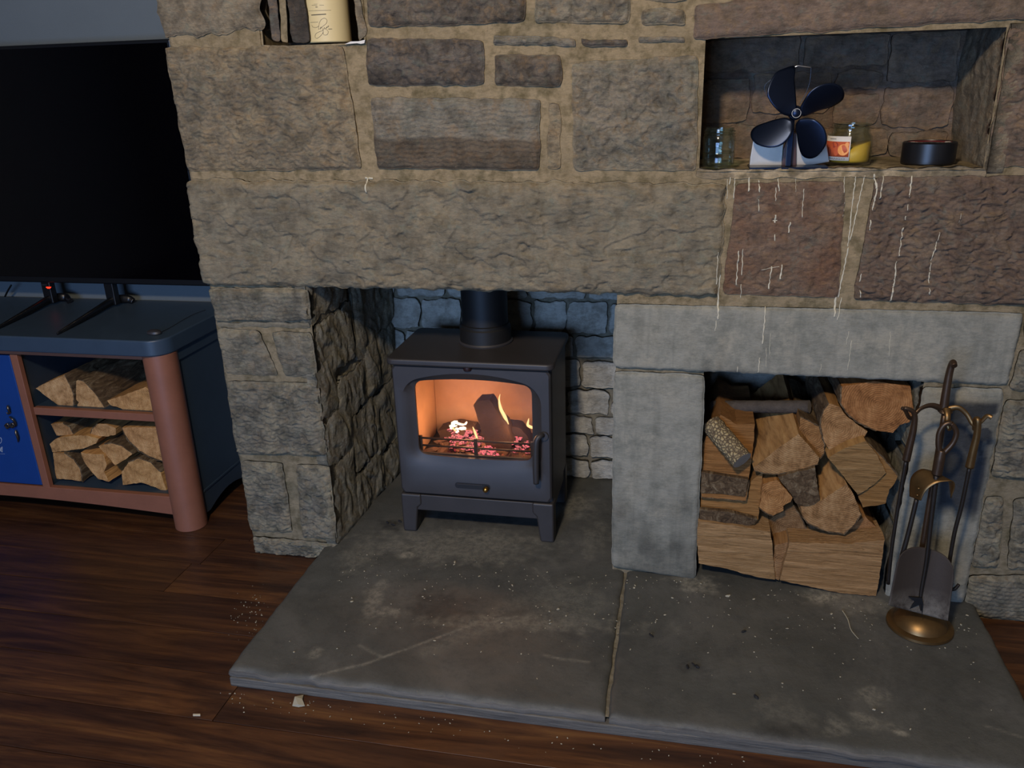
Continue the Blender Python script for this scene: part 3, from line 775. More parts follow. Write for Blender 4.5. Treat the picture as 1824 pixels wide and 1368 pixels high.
# body shell (hollow firebox)
boxo('side_panel', SX0, SX0+.02, SY0, SY1, .115, .527, MT['iron'], stove, .006)
boxo('side_panel', SX1-.02, SX1, SY0, SY1, .115, .527, MT['iron'], stove, .006)
boxo('back_panel', SX0+.02, SX1-.02, SY1-.015, SY1, .115, .527, MT['iron'], stove, .002)
boxo('firebox_floor', SX0+.02, SX1-.02, SY0+.01, SY1-.015, .205, .218, MT['iron'], stove, .001)
boxo('firebox_roof', SX0+.02, SX1-.02, SY0+.01, SY1-.015, .508, .526, MT['iron'], stove, .001)
tp = prism('top_plate', rrect(-.789, -.320, .093, .400, .022, 6), 'z', .528, .547, MT['iron'], stove, .006, 4)
# base with arch and four legs
def legs():
    z1 = .123; z0 = .072
    prism('base_rail', [(SX0+.03, z0+.012), (SX0+.045, z0), (SX1-.045, z0), (SX1-.03, z0+.012), (SX1-.002, z1), (SX0+.002, z1)], 'y', .113, .135, MT['iron'], stove, .003)
    prism('base_rail', [(SX0+.03, z0), (SX1-.03, z0), (SX1-.002, z1), (SX0+.002, z1)], 'y', .365, .383, MT['iron'], stove, .003)
    for x in (SX0, SX1-.02): prism('base_rail', [(.135, z1), (.365, z1), (.365, .085), (.135, .085)], 'x', x+.002, x+.018, MT['iron'], stove, .003)
    for s, x in ((1, SX0-.003), (-1, SX1+.003)):
        for y0, y1 in ((.108, .155), (.345, .388)):
            prism('leg', [(x, 0), (x+s*.040, 0), (x+s*.050, z0+.01), (x+s*.062, z0+.02), (x+s*.062, z1+.002), (x, z1+.002)], 'y', y0, y1, MT['iron'], stove, .006, 3)
legs()
# door: ring between outline, scooped surround and the window opening
def ring_mesh(name, loops, ys, mat, parent, outer_back=None, inner_back=None):
    n = len(loops[0]); V = []; Fs = []
    allL = list(zip(loops, ys))
    if outer_back is not None: allL = [(loops[0], outer_back)] + allL
    if inner_back is not None: allL = allL + [(loops[-1], inner_back)]
    for lp, y in allL:
        for i, p in enumerate(lp): V.append((p[0], y if np.isscalar(y) else y[i], p[1]))
    for k in range(len(allL)-1):
        for i in range(n): Fs.append((k*n+i, k*n+(i+1) % n, (k+1)*n+(i+1) % n, (k+1)*n+i))
    me = bpy.data.meshes.new(name); me.from_pydata(V, [], Fs); me.update()
    bm = bmesh.new(); bm.from_mesh(me); bmesh.ops.recalc_face_normals(bm, faces=bm.faces); bm.to_mesh(me); bm.free()
    me.polygons.foreach_set('use_smooth', np.ones(len(me.polygons), bool))
    o = link(name, me, mat, parent); md = o.modifiers.new('e', 'EDGE_SPLIT'); md.split_angle = math.radians(35)
    return o
def resample(loop, n=128, c=None):
    """resample a closed outline by angle about centre c so loops correspond"""
    c = c or (-.554, .365); out = []
    P = [(p[0]-c[0], p[1]-c[1]) for p in loop]
    for k in range(n):
        a = 2*math.pi*k/n; dx, dy = math.cos(a), math.sin(a); best = None
        for i in range(len(P)):
            x1, y1 = P[i]; x2, y2 = P[(i+1) % len(P)]
            ex, ey = x2-x1, y2-y1; den = dx*ey-dy*ex
            if abs(den) < 1e-12: continue
            t_ = (x1*ey-y1*ex)/den; u2 = (x1*dy-y1*dx)/den
            if t_ > 0 and -1e-6 <= u2 <= 1+1e-6: best = t_ if best is None else max(best, t_)
        out.append((c[0]+dx*best, c[1]+dy*best))
    return out
DX0, DX1, DZ0, DZ1 = -.776, -.332, .130, .525
outer = resample(rrect(DX0, DX1, DZ0, DZ1, .008))
ins = resample(rrect(DX0+.004, DX1-.004, DZ0+.004, DZ1-.004, .008))
sur = resample(rrect(-.752, -.357, .232, .472, .045, top=.036, bot=.040))
sur2 = resample(rrect(-.735, -.370, .243, .478, .03, top=.016, bot=.022))
win = resample(rrect(-.718, -.385, .252, .474, .022, top=.012, bot=.006))
FY = .106
sdoor = ring_mesh('door', [outer, ins, sur, sur2, win, win], [FY+.004, FY, FY, FY+.010, FY+.015, FY+.024], MT['iron'], stove, outer_back=.126)
glz = resample(rrect(-.722, -.381, .248, .478, .022, top=.012, bot=.006), 64)
prism('window_pane', glz, 'y', FY+.020, FY+.024, MT['pane'], sdoor)
lathe('latch', [(0, -.006), (.011, -.006), (.013, 0), (.011, .008), (0, .008)], (-.558, .109, .523), simple('latch_dark', '2a1818', .5, .3), sdoor, 20)
# air slider slot and knob
prism('air_slot', rrect(-.612, -.508, .158, .176, .0085, 5), 'y', FY-.0008, FY+.004, simple('slot_dark', '151416', .6), sdoor)
prism('air_slot_rim', rrect(-.606, -.530, .171, .1735, .001, 2), 'y', FY-.003, FY, MT['iron'], sdoor)
def ballknob():
    bm = bmesh.new(); bmesh.ops.create_uvsphere(bm, u_segments=20, v_segments=14, radius=.0085)
    o = bm_obj('air_control_knob', bm, MT['brass'], sdoor, True); o.location = (-.519, FY-.012, .165); tag(o, 'brass knob'); return o
ballknob()
tube('knob_stem', [([(-.519, FY+.004, .166), (-.519, FY-.01, .165)], .0035)], MT['brass'], sdoor)
# handle
tube('door_handle', [([(-.352, FY+.002, .338), (-.356, FY-.018, .345), (-.366, FY-.026, .335), (-.369, FY-.027, .30), (-.370, FY-.027, .25), (-.370, FY-.027, .204)], [.007, .007, .008, .0085, .009, .008])], MT['iron'], sdoor, 14)
tube('handle_boss', [([(-.350, FY+.004, .338), (-.350, FY-.008, .338)], .012)], MT['iron'], sdoor, 18)
# fire-box lining
prism('lining_side', [(.135, .222), (.33, .222), (.362, .25), (.362, .47), (.33, .50), (.135, .50)], 'x', SX0+.022, SX0+.045, MT['brick_in'], stove, .002)
prism('lining_side', [(.135, .222), (.33, .222), (.362, .25), (.362, .47), (.33, .50), (.135, .50)], 'x', SX1-.045, SX1-.022, MT['brick_in'], stove, .002)
boxo('lining_back', SX0+.045, SX1-.045, .345, .366, .222, .50, MT['brick_in'], stove, .002)
prism('baffle', [(.15, .505), (.34, .47), (.34, .46), (.15, .495)], 'x', SX0+.046, SX1-.046, MT['brick_in'], stove, .001)
for k in range(3):
    lathe('air_hole', [(0, 0), (.0035, 0), (.0035, .001), (0, .001)], (0, 0, 0), MT['iron_dark'], stove, 12).location = (-.60+k*.013, .3445, .462)
    ob = [o for o in C.objects if o.name.startswith('air_hole')][-1]; ob.rotation_euler = (math.pi/2, 0, 0)
for zz in (.293, .270): tube('log_guard_bar', [([(-.722, .142, zz), (-.386, .142, zz)], .0032)], MT['iron'], stove, 8)
for xx in (-.718, -.555, -.39): boxo('log_guard_post', xx-.005, xx+.005, .139, .147, .218, .300, MT['iron'], stove, .001)
boxo('log_guard_rail', -.722, -.386, .136, .146, .236, .250, MT['iron'], stove, .002)
# flue
lathe('flue_pipe', [(.066, .05), (.066, .60)], (-.548, .285, .547), MT['iron_dark'], stove, 48)
lathe('flue_collar', [(.074, 0), (.074, .045), (.070, .049), (.070, .056), (.066, .058)], (-.548, .285, .547), MT['iron_dark'], stove, 48)
lathe('flue_collar_lip', [(.078, .0), (.079, .004), (.076, .008)], (-.548, .285, .547), MT['iron'], stove, 48)
boxo('ash_tray_lip', -.535, -.515, .116, .125, .080, .0835, simple('lip_bronze', '7a6248', .4, .6), stove, .0005)

# ---- fire
def emis(name, col, st_, mixc=None, scale=60, lo=.45, hi=.6, base='0c0807'):
    t = NT(name); c = t.coord('pos'); n = t.noise(c, scale, 4, .7)
    t.set(base, .9); e = t.ramp(n, [(lo, 0.0), (hi, 1.0)])
    t.b.inputs['Emission Color'].default_value = lin(col)
    if mixc: t.L(t.mix(e, mixc, col), t.b.inputs['Emission Color'])
    t.L(t.math('MULTIPLY', e, st_), t.b.inputs['Emission Strength']); return t.m
MT['ember'] = emis('glowing_ember', 'e84a66', 2.8, 'ffa0a8', 140, .45, .62, '1a1210')
MT['ember_dim'] = emis('half_burnt_ember', 'd04050', .8, '902030', 60, .58, .70, '5a4536')
MT['ember_hot'] = emis('white_hot_ember', 'fff0d8', 6, 'ffd0a0', 50, .3, .5)
MT['char'] = simple('charred_wood', '3a2b22', .9, 0, 30, .5, .003)
def chunk(bm, c, r, rnd, sc=(1, 1, 1), sub=1):
    m0 = Matrix.Translation(c) @ Matrix.Rotation(rnd.uniform(0, 6), 4, 'Z') @ Matrix.Rotation(rnd.uniform(-.6, .6), 4, 'X') @ Matrix.Diagonal((sc[0], sc[1], sc[2], 1))
    res = bmesh.ops.create_icosphere(bm, subdivisions=sub, radius=r, matrix=m0)
    for v in res['verts']: v.co += Vector([rnd.uniform(-1, 1)*r*.22 for _ in range(3)])
def bed(name, n, xr, yr, zr, rr, mat, seed, label, cat):
    rnd = random.Random(seed); bm = bmesh.new()
    for _ in range(n): chunk(bm, (rnd.uniform(*xr), rnd.uniform(*yr), rnd.uniform(*zr)), rnd.uniform(*rr), rnd, (rnd.uniform(1.2, 2.6), rnd.uniform(.6, 1), rnd.uniform(.4, .8)))
    o = bm_obj(name, bm, mat, None, False); return tag(o, label, cat, kind='stuff')
bed('ember_bed', 170, (-.70, -.40), (.16, .33), (.224, .245), (.008, .016), MT['ember_dim'], 1, 'bed of charred and half burnt embers on the stove grate', 'embers')
bed('glowing_embers', 60, (-.655, -.555), (.15, .27), (.246, .285), (.003, .009), MT['ember'], 2, 'pink glowing embers heaped at the left behind the stove glass', 'embers')
bed('glowing_embers', 28, (-.55, -.50), (.15, .2), (.240, .258), (.006, .010), MT['ember'], 3, 'pink glowing embers below the upright burning log', 'embers')
bed('glowing_embers', 22, (-.455, -.41), (.16, .22), (.250, .285), (.003, .008), MT['ember'], 4, 'pink glowing embers at the right end of the fire', 'embers')
bed('glowing_embers', 9, (-.65, -.61), (.20, .25), (.290, .304), (.005, .009), MT['ember_hot'], 5, 'white hot coals on top of the ember heap', 'embers')

LOGW = {}
def wood_mats():
    t = NT('wood_end_grain'); c = t.coord('obj')
    w = t.n('ShaderNodeTexWave', _wave_type='RINGS', _rings_direction='Y'); w.inputs['Scale'].default_value = 62; w.inputs['Distortion'].default_value = 2.2; w.inputs['Detail'].default_value = 3; w.inputs['Detail Scale'].default_value = 2
    t.L(c, w.inputs[0])
    a = t.noise(c, 26, 7, .78); oi = t.n('ShaderNodeObjectInfo')
    col = t.ramp(a, [(.34, '6f5232'), (.48, 'a8845a'), (.62, 'c2a074'), (.75, 'd4b88c')])
    rd = t.noise(t.coord('obj', (70, 6, 70)), 1, 6, .8); col = t.mix(t.ramp(rd, [(.5, 0.0), (.75, .55)]), col, '6f5334')
    col = t.mix(.16, col, t.ramp(w.outputs['Fac'], [(.2, .45), (.8, 1.0)]), 'MULTIPLY')
    col = t.mix(1.0, col, oi.outputs['Color'], 'MULTIPLY')
    t.set(col, .85, spec=.2); t.bump(t.math('ADD', t.noise(c, 130, 5, .75), t.math('MULTIPLY', w.outputs['Fac'], .35)), .0022, .9); LOGW['end'] = t.m
    t = NT('wood_split_face'); c = t.coord('obj', (60, 5, 60)); a = t.noise(c, 1, 6, .65, .5); oi = t.n('ShaderNodeObjectInfo')
    col = t.ramp(a, [(.3, '7d5c38'), (.5, 'b08a5a'), (.7, 'c6a26e')]); col = t.mix(1.0, col, oi.outputs['Color'], 'MULTIPLY')
    t.set(col, .85, spec=.2); t.bump(a, .004, .9); LOGW['split'] = t.m
    t = NT('wood_split_face_across'); c = t.coord('obj', (6, 120, 120)); a = t.noise(c, 1, 8, .72, 1.2); oi = t.n('ShaderNodeObjectInfo')
    c2 = t.coord('obj', (9, 9, 9)); pt = t.noise(c2, 1, 5, .6)
    col = t.ramp(a, [(.30, '5e452b'), (.42, '97754c'), (.58, 'b28e62'), (.78, 'c4a47a')]); col = t.mix(t.ramp(pt, [(.5, 0.0), (.75, .4)]), col, '8f6c42'); col = t.mix(1.0, col, oi.outputs['Color'], 'MULTIPLY')
    t.set(col, .85, spec=.2); t.bump(a, .006, 1.0); LOGW['across'] = t.m
    t = NT('bark'); c = t.coord('obj', (55, 12, 55)); a = t.noise(c, 1, 6, .75, 1.0); oi = t.n('ShaderNodeObjectInfo')
    col = t.ramp(a, [(.3, '2f251c'), (.5, '5d4b37'), (.68, '85755c')]); t.set(col, .95, spec=.15); t.bump(a, .008, 1.0); LOGW['bark'] = t.m
wood_mats()

def log(name, poly, Y, length, bark_runs, label, group=None, offs=(0, 0), pith=None, tintc=(1, 1, 1), face='end', side='split', top_scale=1.0, seed=1, cat='firewood', conv=None, tiltf=0.0, bark_t=.004, pixeloffs=None):
    """a split log: front outline in the plane y=Y, swept back by length; bark_runs = vertex index ranges whose sides carry bark"""
    pts = [conv(*p) if conv else p for p in poly]
    P = np.array([F(x, y, Y)[[0, 2]] for x, y in pts])
    rnd = np.random.RandomState(seed)
    # resample with small irregularities
    R = []; lab = []
    n = len(P)
    for i in range(n):
        a, b = P[i], P[(i+1) % n]; L_ = np.linalg.norm(b-a); k = max(1, int(L_/.008))
        tn = np.array([-(b-a)[1], (b-a)[0]])/max(L_, 1e-6)
        isb = any((i >= r0 and i < r1) if r0 < r1 else (i >= r0 or i < r1) for r0, r1 in bark_runs)
        for j in range(k):
            t_ = j/k; jit = (rnd.uniform(-1, 1)*.0011 if j else 0)
            R.append(a+(b-a)*t_+tn*jit); lab.append(isb)
    R = np.array(R); N_ = len(R); c0 = R.mean(0)
    K = max(6, int(length/.018)); V = []
    arc = np.concatenate([[0], np.cumsum(np.linalg.norm(np.diff(R, axis=0), axis=1))])
    dirs = (R-c0)/np.maximum(np.linalg.norm(R-c0, axis=1)[:, None], 1e-6)
    for k in range(K+1):
        t_ = k/K; y = Y+length*t_
        cc = c0 + np.array(offs)*t_
        sc_ = 1+(top_scale-1)*t_
        w = pn(arc*60+seed, np.ones(N_)*y*9, seed)*.0022*min(1, k*.7) + pn(arc*20, np.ones(N_)*y*16, seed+4)*.003*min(1, k*.5)
        rr = cc + (R-c0)*sc_ + dirs*w[:, None]
        if k == 0: rr = cc+(R-c0)*.995
        yy = y + tiltf*(R[:, 1]-c0[1])*(1-t_) + (pn(R[:, 0]*60, R[:, 1]*60, seed)*.0012 if k == 0 else 0)
        for i in range(N_): V.append((rr[i, 0], yy[i] if hasattr(yy, '__len__') else yy, rr[i, 1]))
    bm = bmesh.new(); vs = [bm.verts.new(v) for v in V]
    f0 = bm.faces.new([vs[i] for i in range(N_)]); f0.material_index = 0
    f1 = bm.faces.new([vs[K*N_+i] for i in range(N_)][::-1]); f1.material_index = 0
    for k in range(K):
        for i in range(N_):
            j = (i+1) % N_
            f = bm.faces.new([vs[k*N_+i], vs[(k+1)*N_+i], vs[(k+1)*N_+j], vs[k*N_+j]]); f.material_index = 1; f.smooth = True
    bmesh.ops.recalc_face_normals(bm, faces=bm.faces)
    bmesh.ops.triangulate(bm, faces=[f for f in bm.faces if len(f.verts) > 4])
    me = bpy.data.meshes.new(name); bm.to_mesh(me); bm.free()
    o = link(name, me, [LOGW.get(face) or MT[face], LOGW.get(side) or MT[side]])
    pc = np.array([F(*(conv(*pith) if conv else pith), Y)[[0, 2]]])[0] if pith else c0
    recenter(o, (pc[0], Y, pc[1])); o.color = tuple(tintc)+(1,)
    md = o.modifiers.new('e', 'EDGE_SPLIT'); md.split_angle = math.radians(40)
    tag(o, label, cat, group)
    # bark shell(s)
    idx = [i for i in range(N_) if lab[i]]
    if idx:
        BV = []; BF = []; mp = {}
        need = sorted(set(idx) | {(i+1) % N_ for i in idx})
        A = np.array(V).reshape(K+1, N_, 3)
        for k in range(K+1):
            cc = A[k].mean(0)
            for i in need:
                p = A[k, i]; dn = np.array([p[0]-cc[0], 0, p[2]-cc[2]]); dn /= max(np.linalg.norm(dn), 1e-6)
                ridge = bark_t*(.7+.6*pn(arc[i]*110, k*1.3, seed+8))
                q = p + dn*ridge
                if k == 0: q = q + np.array([0, -.001, 0])
                mp[(k, i, 1)] = len(BV); BV.append(tuple(q)); mp[(k, i, 0)] = len(BV); BV.append(tuple(p-dn*.0005-(np.array([0, .001, 0]) if k == 0 else 0)))
        for i in idx:
            j = (i+1) % N_
            for k in range(K): BF.append((mp[(k, i, 1)], mp[(k+1, i, 1)], mp[(k+1, j, 1)], mp[(k, j, 1)]))
            BF.append((mp[(0, i, 0)], mp[(0, i, 1)], mp[(0, j, 1)], mp[(0, j, 0)]))
            BF.append((mp[(K, i, 1)], mp[(K, i, 0)], mp[(K, j, 0)], mp[(K, j, 1)]))
        bme = bpy.data.meshes.new('bark'); bme.from_pydata(BV, [], BF); bme.update()
        b2 = bmesh.new(); b2.from_mesh(bme); bmesh.ops.recalc_face_normals(b2, faces=b2.faces); b2.to_mesh(bme); b2.free()
        bme.polygons.foreach_set('use_smooth', np.ones(len(bme.polygons), bool))
        b = bpy.data.objects.new('bark', bme); C.objects.link(b); bme.materials.append(LOGW['bark'])
        bme.transform(Matrix.Translation(-o.location)); b.parent = o
        m2 = b.modifiers.new('e', 'EDGE_SPLIT'); m2.split_angle = math.radians(50)
    return o
MT['char_end'] = simple('charred_end', '5b4636', .95, 0, 20, .5, .002)
log('burning_log', [(843, 722), (852, 714), (872, 712), (886, 733), (903, 760), (915, 790), (905, 806), (868, 803), (862, 780), (852, 750)], .185, .05, [],
    'thick charred log leaning upright in the middle of the fire', None, (.0, .0), face='char_end', side='char', seed=3)
log('burning_log', [(900, 758), (925, 762), (940, 778), (950, 800), (948, 806), (905, 806), (905, 780)], .22, .05, [],
    'charred log low at the right side of the fire', None, face='char', side='char', seed=4)
log('burning_log', [(779, 768), (812, 760), (842, 765), (848, 775), (800, 778), (785, 780)], .25, .06, [],
    'thin burning log lying at the left on the ember heap', None, face='char_end', side='char', seed=5)

def flame_mat():
    t = NT('flame'); g = t.n('ShaderNodeEmission'); tr = t.n('ShaderNodeBsdfTransparent'); mx = t.n('ShaderNodeMixShader')
    lw = t.n('ShaderNodeLayerWeight'); lw.inputs[0].default_value = .35
    g.inputs[1].default_value = 2.2
    t.L(t.ramp(lw.outputs['Facing'], [(.0, 'ffe2a8'), (.6, 'ffb060'), (1.0, 'ff7030')]), g.inputs[0])
    t.L(t.ramp(lw.outputs['Facing'], [(.2, .75), (.9, .0)]), mx.inputs[0]); t.L(tr.outputs[0], mx.inputs[1]); t.L(g.outputs[0], mx.inputs[2]); t.L(mx.outputs[0], t.out.inputs[0])
    return t.m
MT['flame'] = flame_mat()
def flame(name, pix, Y, rads, label):
    o = tube(name, [([F(x, y, Y) for x, y in pix], rads)], MT['flame'], None, 10, .5); return tag(o, label, 'flame')
flame('flame', [(905, 756), (899, 742), (892, 728), (889, 712), (891, 702)], .20, [.003, .006, .0055, .0025, .0006], 'tall thin yellow flame rising from the upright burning log')
flame('flame', [(949, 762), (944, 760), (940, 757), (941, 750), (942, 745)], .20, [.0045, .005, .0045, .0025, .0006], 'small curled flame at the right edge of the stove glass')
flame('flame', [(850, 782), (846, 770), (842, 760)], .17, [.003, .004, .0008], 'little flame licking the left side of the upright log')
flame('flame', [(812, 768), (806, 762), (800, 757)], .22, [.003, .003, .0008], 'faint flame above the white hot coals')
pl = bpy.data.lights.new('fire_glow', 'POINT'); pl.energy = 2.3; pl.color = (1, .52, .27); pl.shadow_soft_size = .04
po = bpy.data.objects.new('fire_glow', pl); C.objects.link(po); po.location = (-.60, .20, .335)
pl = bpy.data.lights.new('fire_glow', 'POINT'); pl.energy = .6; pl.color = (1, .52, .27); pl.shadow_soft_size = .03
po = bpy.data.objects.new('fire_glow', pl); C.objects.link(po); po.location = (-.44, .17, .33)

# ============================================================ LOG STORE
def K7(x, y): return 1220+x*.3216, 640+y*.3216
G1 = 'split logs stacked in the log store'
def slog(poly, Y, L_, br, label, **k):
    return log('split_log', poly, Y, L_, br, label, G1, conv=K7, **k)
slog([(72, 893), (130, 902), (300, 925), (475, 955), (487, 1040), (500, 1220), (430, 1212), (330, 1190), (250, 1165), (75, 1130), (66, 1010)], -.012, .12, [], 'pale split log lying across at the bottom left with coarse grain and dark knots', face='across', side='across', seed=11)
slog([(580, 1010), (700, 1016), (900, 1022), (1010, 1008), (1108, 1000), (1085, 1160), (1060, 1312), (860, 1296), (700, 1262), (525, 1225), (548, 1130)], -.02, .10, [], 'pale split log lying across at the bottom right with coarse grain', face='across', side='across', seed=12, tintc=(1.02, .98, .95))
slog([(500, 1030), (575, 1010), (545, 1110), (520, 1225), (500, 1215), (490, 1120)], -.004, .12, [], 'narrow brown log end wedged between the two bottom logs', seed=13, tintc=(.75, .66, .6))
slog([(390, 945), (480, 880), (600, 808), (640, 870), (700, 1012), (590, 1008), (500, 1032), (470, 955)], .05, .28, [(2, 4)], 'dull brown wedge standing behind the gap between the bottom logs', seed=14, tintc=(.62, .58, .55), face='end')
slog([(690, 915), (760, 940), (832, 962), (835, 1020), (710, 1014)], .05, .28, [(0, 3)], 'bark covered grey log peeping over the bottom right log', seed=15, face='bark', side='bark')
slog([(830, 968), (900, 955), (960, 895), (1000, 870), (1060, 930), (1092, 975), (1090, 1002), (1000, 1010), (850, 1020)], .045, .28, [(4, 6)], 'orange brown log end above the right end of the bottom right log', seed=16, tintc=(.85, .68, .55))
slog([(92, 738), (250, 770), (352, 765), (365, 690), (435, 640), (425, 760), (405, 880), (385, 905), (340, 922), (240, 905), (80, 885)], .02, .3, [(7, 10)], 'split log with an orange face on the left, second from the bottom', seed=17, tintc=(.95, .82, .62), face='across', side='across', tiltf=.2)
slog([(200, 330), (290, 380), (392, 380), (380, 500), (352, 655), (335, 758), (250, 752), (90, 738), (90, 560), (95, 480)], .03, .3, [(4, 8)], 'squarish split log with a dark bark edge below the bark billet', seed=18, tintc=(.85, .68, .5), face='across', side='across', tiltf=.25)
slog([(378, 600), (500, 505), (630, 412), (690, 480), (745, 545), (735, 580), (640, 610), (520, 634), (440, 630), (385, 617)], .012, .3, [(5, 9)], 'big wedge shaped log with a pointed left tip high in the middle', seed=19, offs=(-.015, .055), tintc=(.9, .84, .76), pith=(640, 400))
slog([(640, 320), (740, 370), (772, 470), (770, 520), (745, 548), (690, 478), (632, 405)], .04, .28, [(0, 4)], 'rounded log side behind the tip of the big wedge log', seed=20, tintc=(.8, .66, .5))
slog([(515, 652), (620, 622), (722, 600), (735, 700), (748, 778), (715, 805), (680, 812), (640, 808), (612, 795), (590, 750)], .0, .24, [], 'short dark reddish log with a flat bark face in the middle of the stack', seed=21, tintc=(.55, .42, .36), face='bark', side='bark')
slog([(432, 690), (510, 668), (560, 720), (597, 768), (585, 790), (545, 812), (546, 838), (490, 866), (450, 850), (413, 822), (424, 740)], .01, .26, [(7, 9)], 'small orange log with a ragged lower edge left of the dark reddish log', seed=22, tintc=(1, .8, .6))
slog([(640, 815), (690, 810), (750, 785), (830, 730), (898, 690), (940, 760), (975, 858), (930, 925), (880, 966), (780, 950), (680, 905), (650, 870)], .004, .26, [(6, 11)], 'large rounded quarter log with pale diagonal grain right of the centre', seed=23, offs=(-.035, .045), tintc=(.92, .84, .75), pith=(860, 700))
slog([(798, 245), (855, 262), (900, 320), (1012, 400), (990, 440), (958, 462), (900, 490), (835, 518), (800, 505), (765, 440), (752, 350), (768, 280)], .03, .28, [(9, 12)], 'quarter log with a thin bark edge on its left under the top half log', seed=24, tintc=(.95, .84, .72))
slog([(870, 150), (1050, 120), (1250, 150), (1268, 290), (1245, 350), (1190, 365), (1152, 408), (1060, 395), (960, 350), (890, 290), (862, 240)], .02, .3, [(7, 11)], 'wide half round log at the top right with orange patches', seed=25, tintc=(.9, .66, .48))
slog([(790, 545), (890, 490), (1002, 452), (1060, 520), (1115, 630), (1040, 700), (958, 752), (880, 650)], -.004, .2, [], 'cream split log block with a flat face below the right of the stack', seed=26, tintc=(.98, .96, .85), face='across', side='split', top_scale=1.0)
slog([(1002, 452), (1080, 530), (1130, 585), (1178, 648), (1160, 690), (1132, 722), (1112, 800), (1050, 812), (985, 822), (958, 756), (1040, 702), (1117, 632), (1062, 520)], .006, .22, [(0, 3)], 'ragged edged log with rough bark leaning on the cream block', seed=27, tintc=(1.0, .88, .66), face='across', side='bark')
def bark_face(o, poly, Y0):
    me_o = prism('bark', [tuple(F(*K7(*p), Y0)[[0, 2]]) for p in poly], 'y', Y0-.006, Y0+.01, LOGW['bark'], None, .002)
    me_o.data.transform(Matrix.Translation(-o.location)); me_o.parent = o
sl = {o['label']: o for o in C.objects if o.name.startswith('split_log')}
bark_face(sl['squarish split log with a dark bark edge below the bark billet'], [(90, 618), (220, 640), (352, 660), (335, 758), (250, 748), (200, 740), (90, 738)], .012)
bark_face(sl['split log with an orange face on the left, second from the bottom'], [(80, 824), (240, 838), (350, 866), (402, 880), (385, 905), (340, 922), (240, 905), (80, 885)], .004)
for o in sl.values():
    k = .86 if 'lying across' in o['label'] else .74
    c_ = o.color; o.color = (c_[0]*k, c_[1]*k*.985, c_[2]*k*.98, 1)
# bark billet (top left) and thin dark branch
def billet(name, p0, p1, r, Y0, Y1, bark, endm, label, seed, nseg=22, cat='firewood', grp=G1, half=1.0):
    a = F(*p0, Y0); b = F(*p1, Y1); d = b-a; L_ = np.linalg.norm(d); d /= L_
    n1 = np.cross(d, [0, 1, 0]); n1 /= np.linalg.norm(n1); n2 = np.cross(d, n1)
    K = 26; V = []
    for k in range(K+1):
        t_ = k/K
        for i in range(nseg):
            an = 2*math.pi*i/nseg
            rr = r*(1+.10*float(pn(i*.9, k*.8, seed))+.05*float(pn(i*2.3, k*2.1, seed+2)))
            V.append(a+d*L_*t_+(n1*math.cos(an)*half+n2*math.sin(an))*rr)
    Fs = [tuple(range(nseg))[::-1], tuple(K*nseg+i for i in range(nseg))]
    for k in range(K):
        for i in range(nseg): Fs.append((k*nseg+i, k*nseg+(i+1) % nseg, (k+1)*nseg+(i+1) % nseg, (k+1)*nseg+i))
    me = bpy.data.meshes.new(name); me.from_pydata([tuple(v) for v in V], [], Fs); me.update()
    me.materials.append(endm); me.materials.append(bark)
    mi = np.ones(len(me.polygons), np.int32); mi[:2] = 0; me.polygons.foreach_set('material_index', mi)
    sm = np.ones(len(me.polygons), bool); sm[:2] = False; me.polygons.foreach_set('use_smooth', sm)
    o = link(name, me); recenter(o, (a+b)/2); return tag(o, label, cat, grp)
t = NT('scaly_pale_bark'); c = t.coord('pos'); v_ = t.n('ShaderNodeTexVoronoi', _feature='DISTANCE_TO_EDGE'); v_.inputs['Scale'].default_value = 110
nz = t.noise(c, 40, 4); vm = t.n('ShaderNodeVectorMath', _operation='ADD'); t.L(c, vm.inputs[0]); sc_ = t.n('ShaderNodeVectorMath', _operation='SCALE'); t.L(nz, sc_.inputs[0]); sc_.inputs[3].default_value = .01; t.L(sc_.outputs[0], vm.inputs[1]); t.L(vm.outputs[0], v_.inputs['Vector'])
t.set(t.ramp(v_.outputs['Distance'], [(.02, '4a3c2c'), (.25, '9c8a64'), (.6, 'b3a078')]), .9); t.bump(v_.outputs['Distance'], .006, 1.0); MT['scaly'] = t.m
billet('bark_billet', K7(145, 355), K7(318, 560), .026, .05, -.03, MT['scaly'], simple('weathered_end', '8b8172', .9, 0, 60, .3), 'small log with pale scaly bark leaning at the top left of the stack', 5)
MT['dark_bark'] = simple('smooth_dark_bark', '4a4138', .85, 0, 40, .5, .003)
billet('thin_branch', K7(150, 262), K7(690, 262), .0165, .19, .10, MT['dark_bark'], simple('branch_end', '8a7c68', .9, 0, 60, .3), 'thin dark round branch lying on top of the log stack', 9)
# loose knot of wood seen behind the billet
slog([(205, 335), (262, 335), (275, 375), (215, 380)], .10, .2, [], 'rounded end of a log just behind the top of the bark billet', seed=28, tintc=(.7, .55, .42))

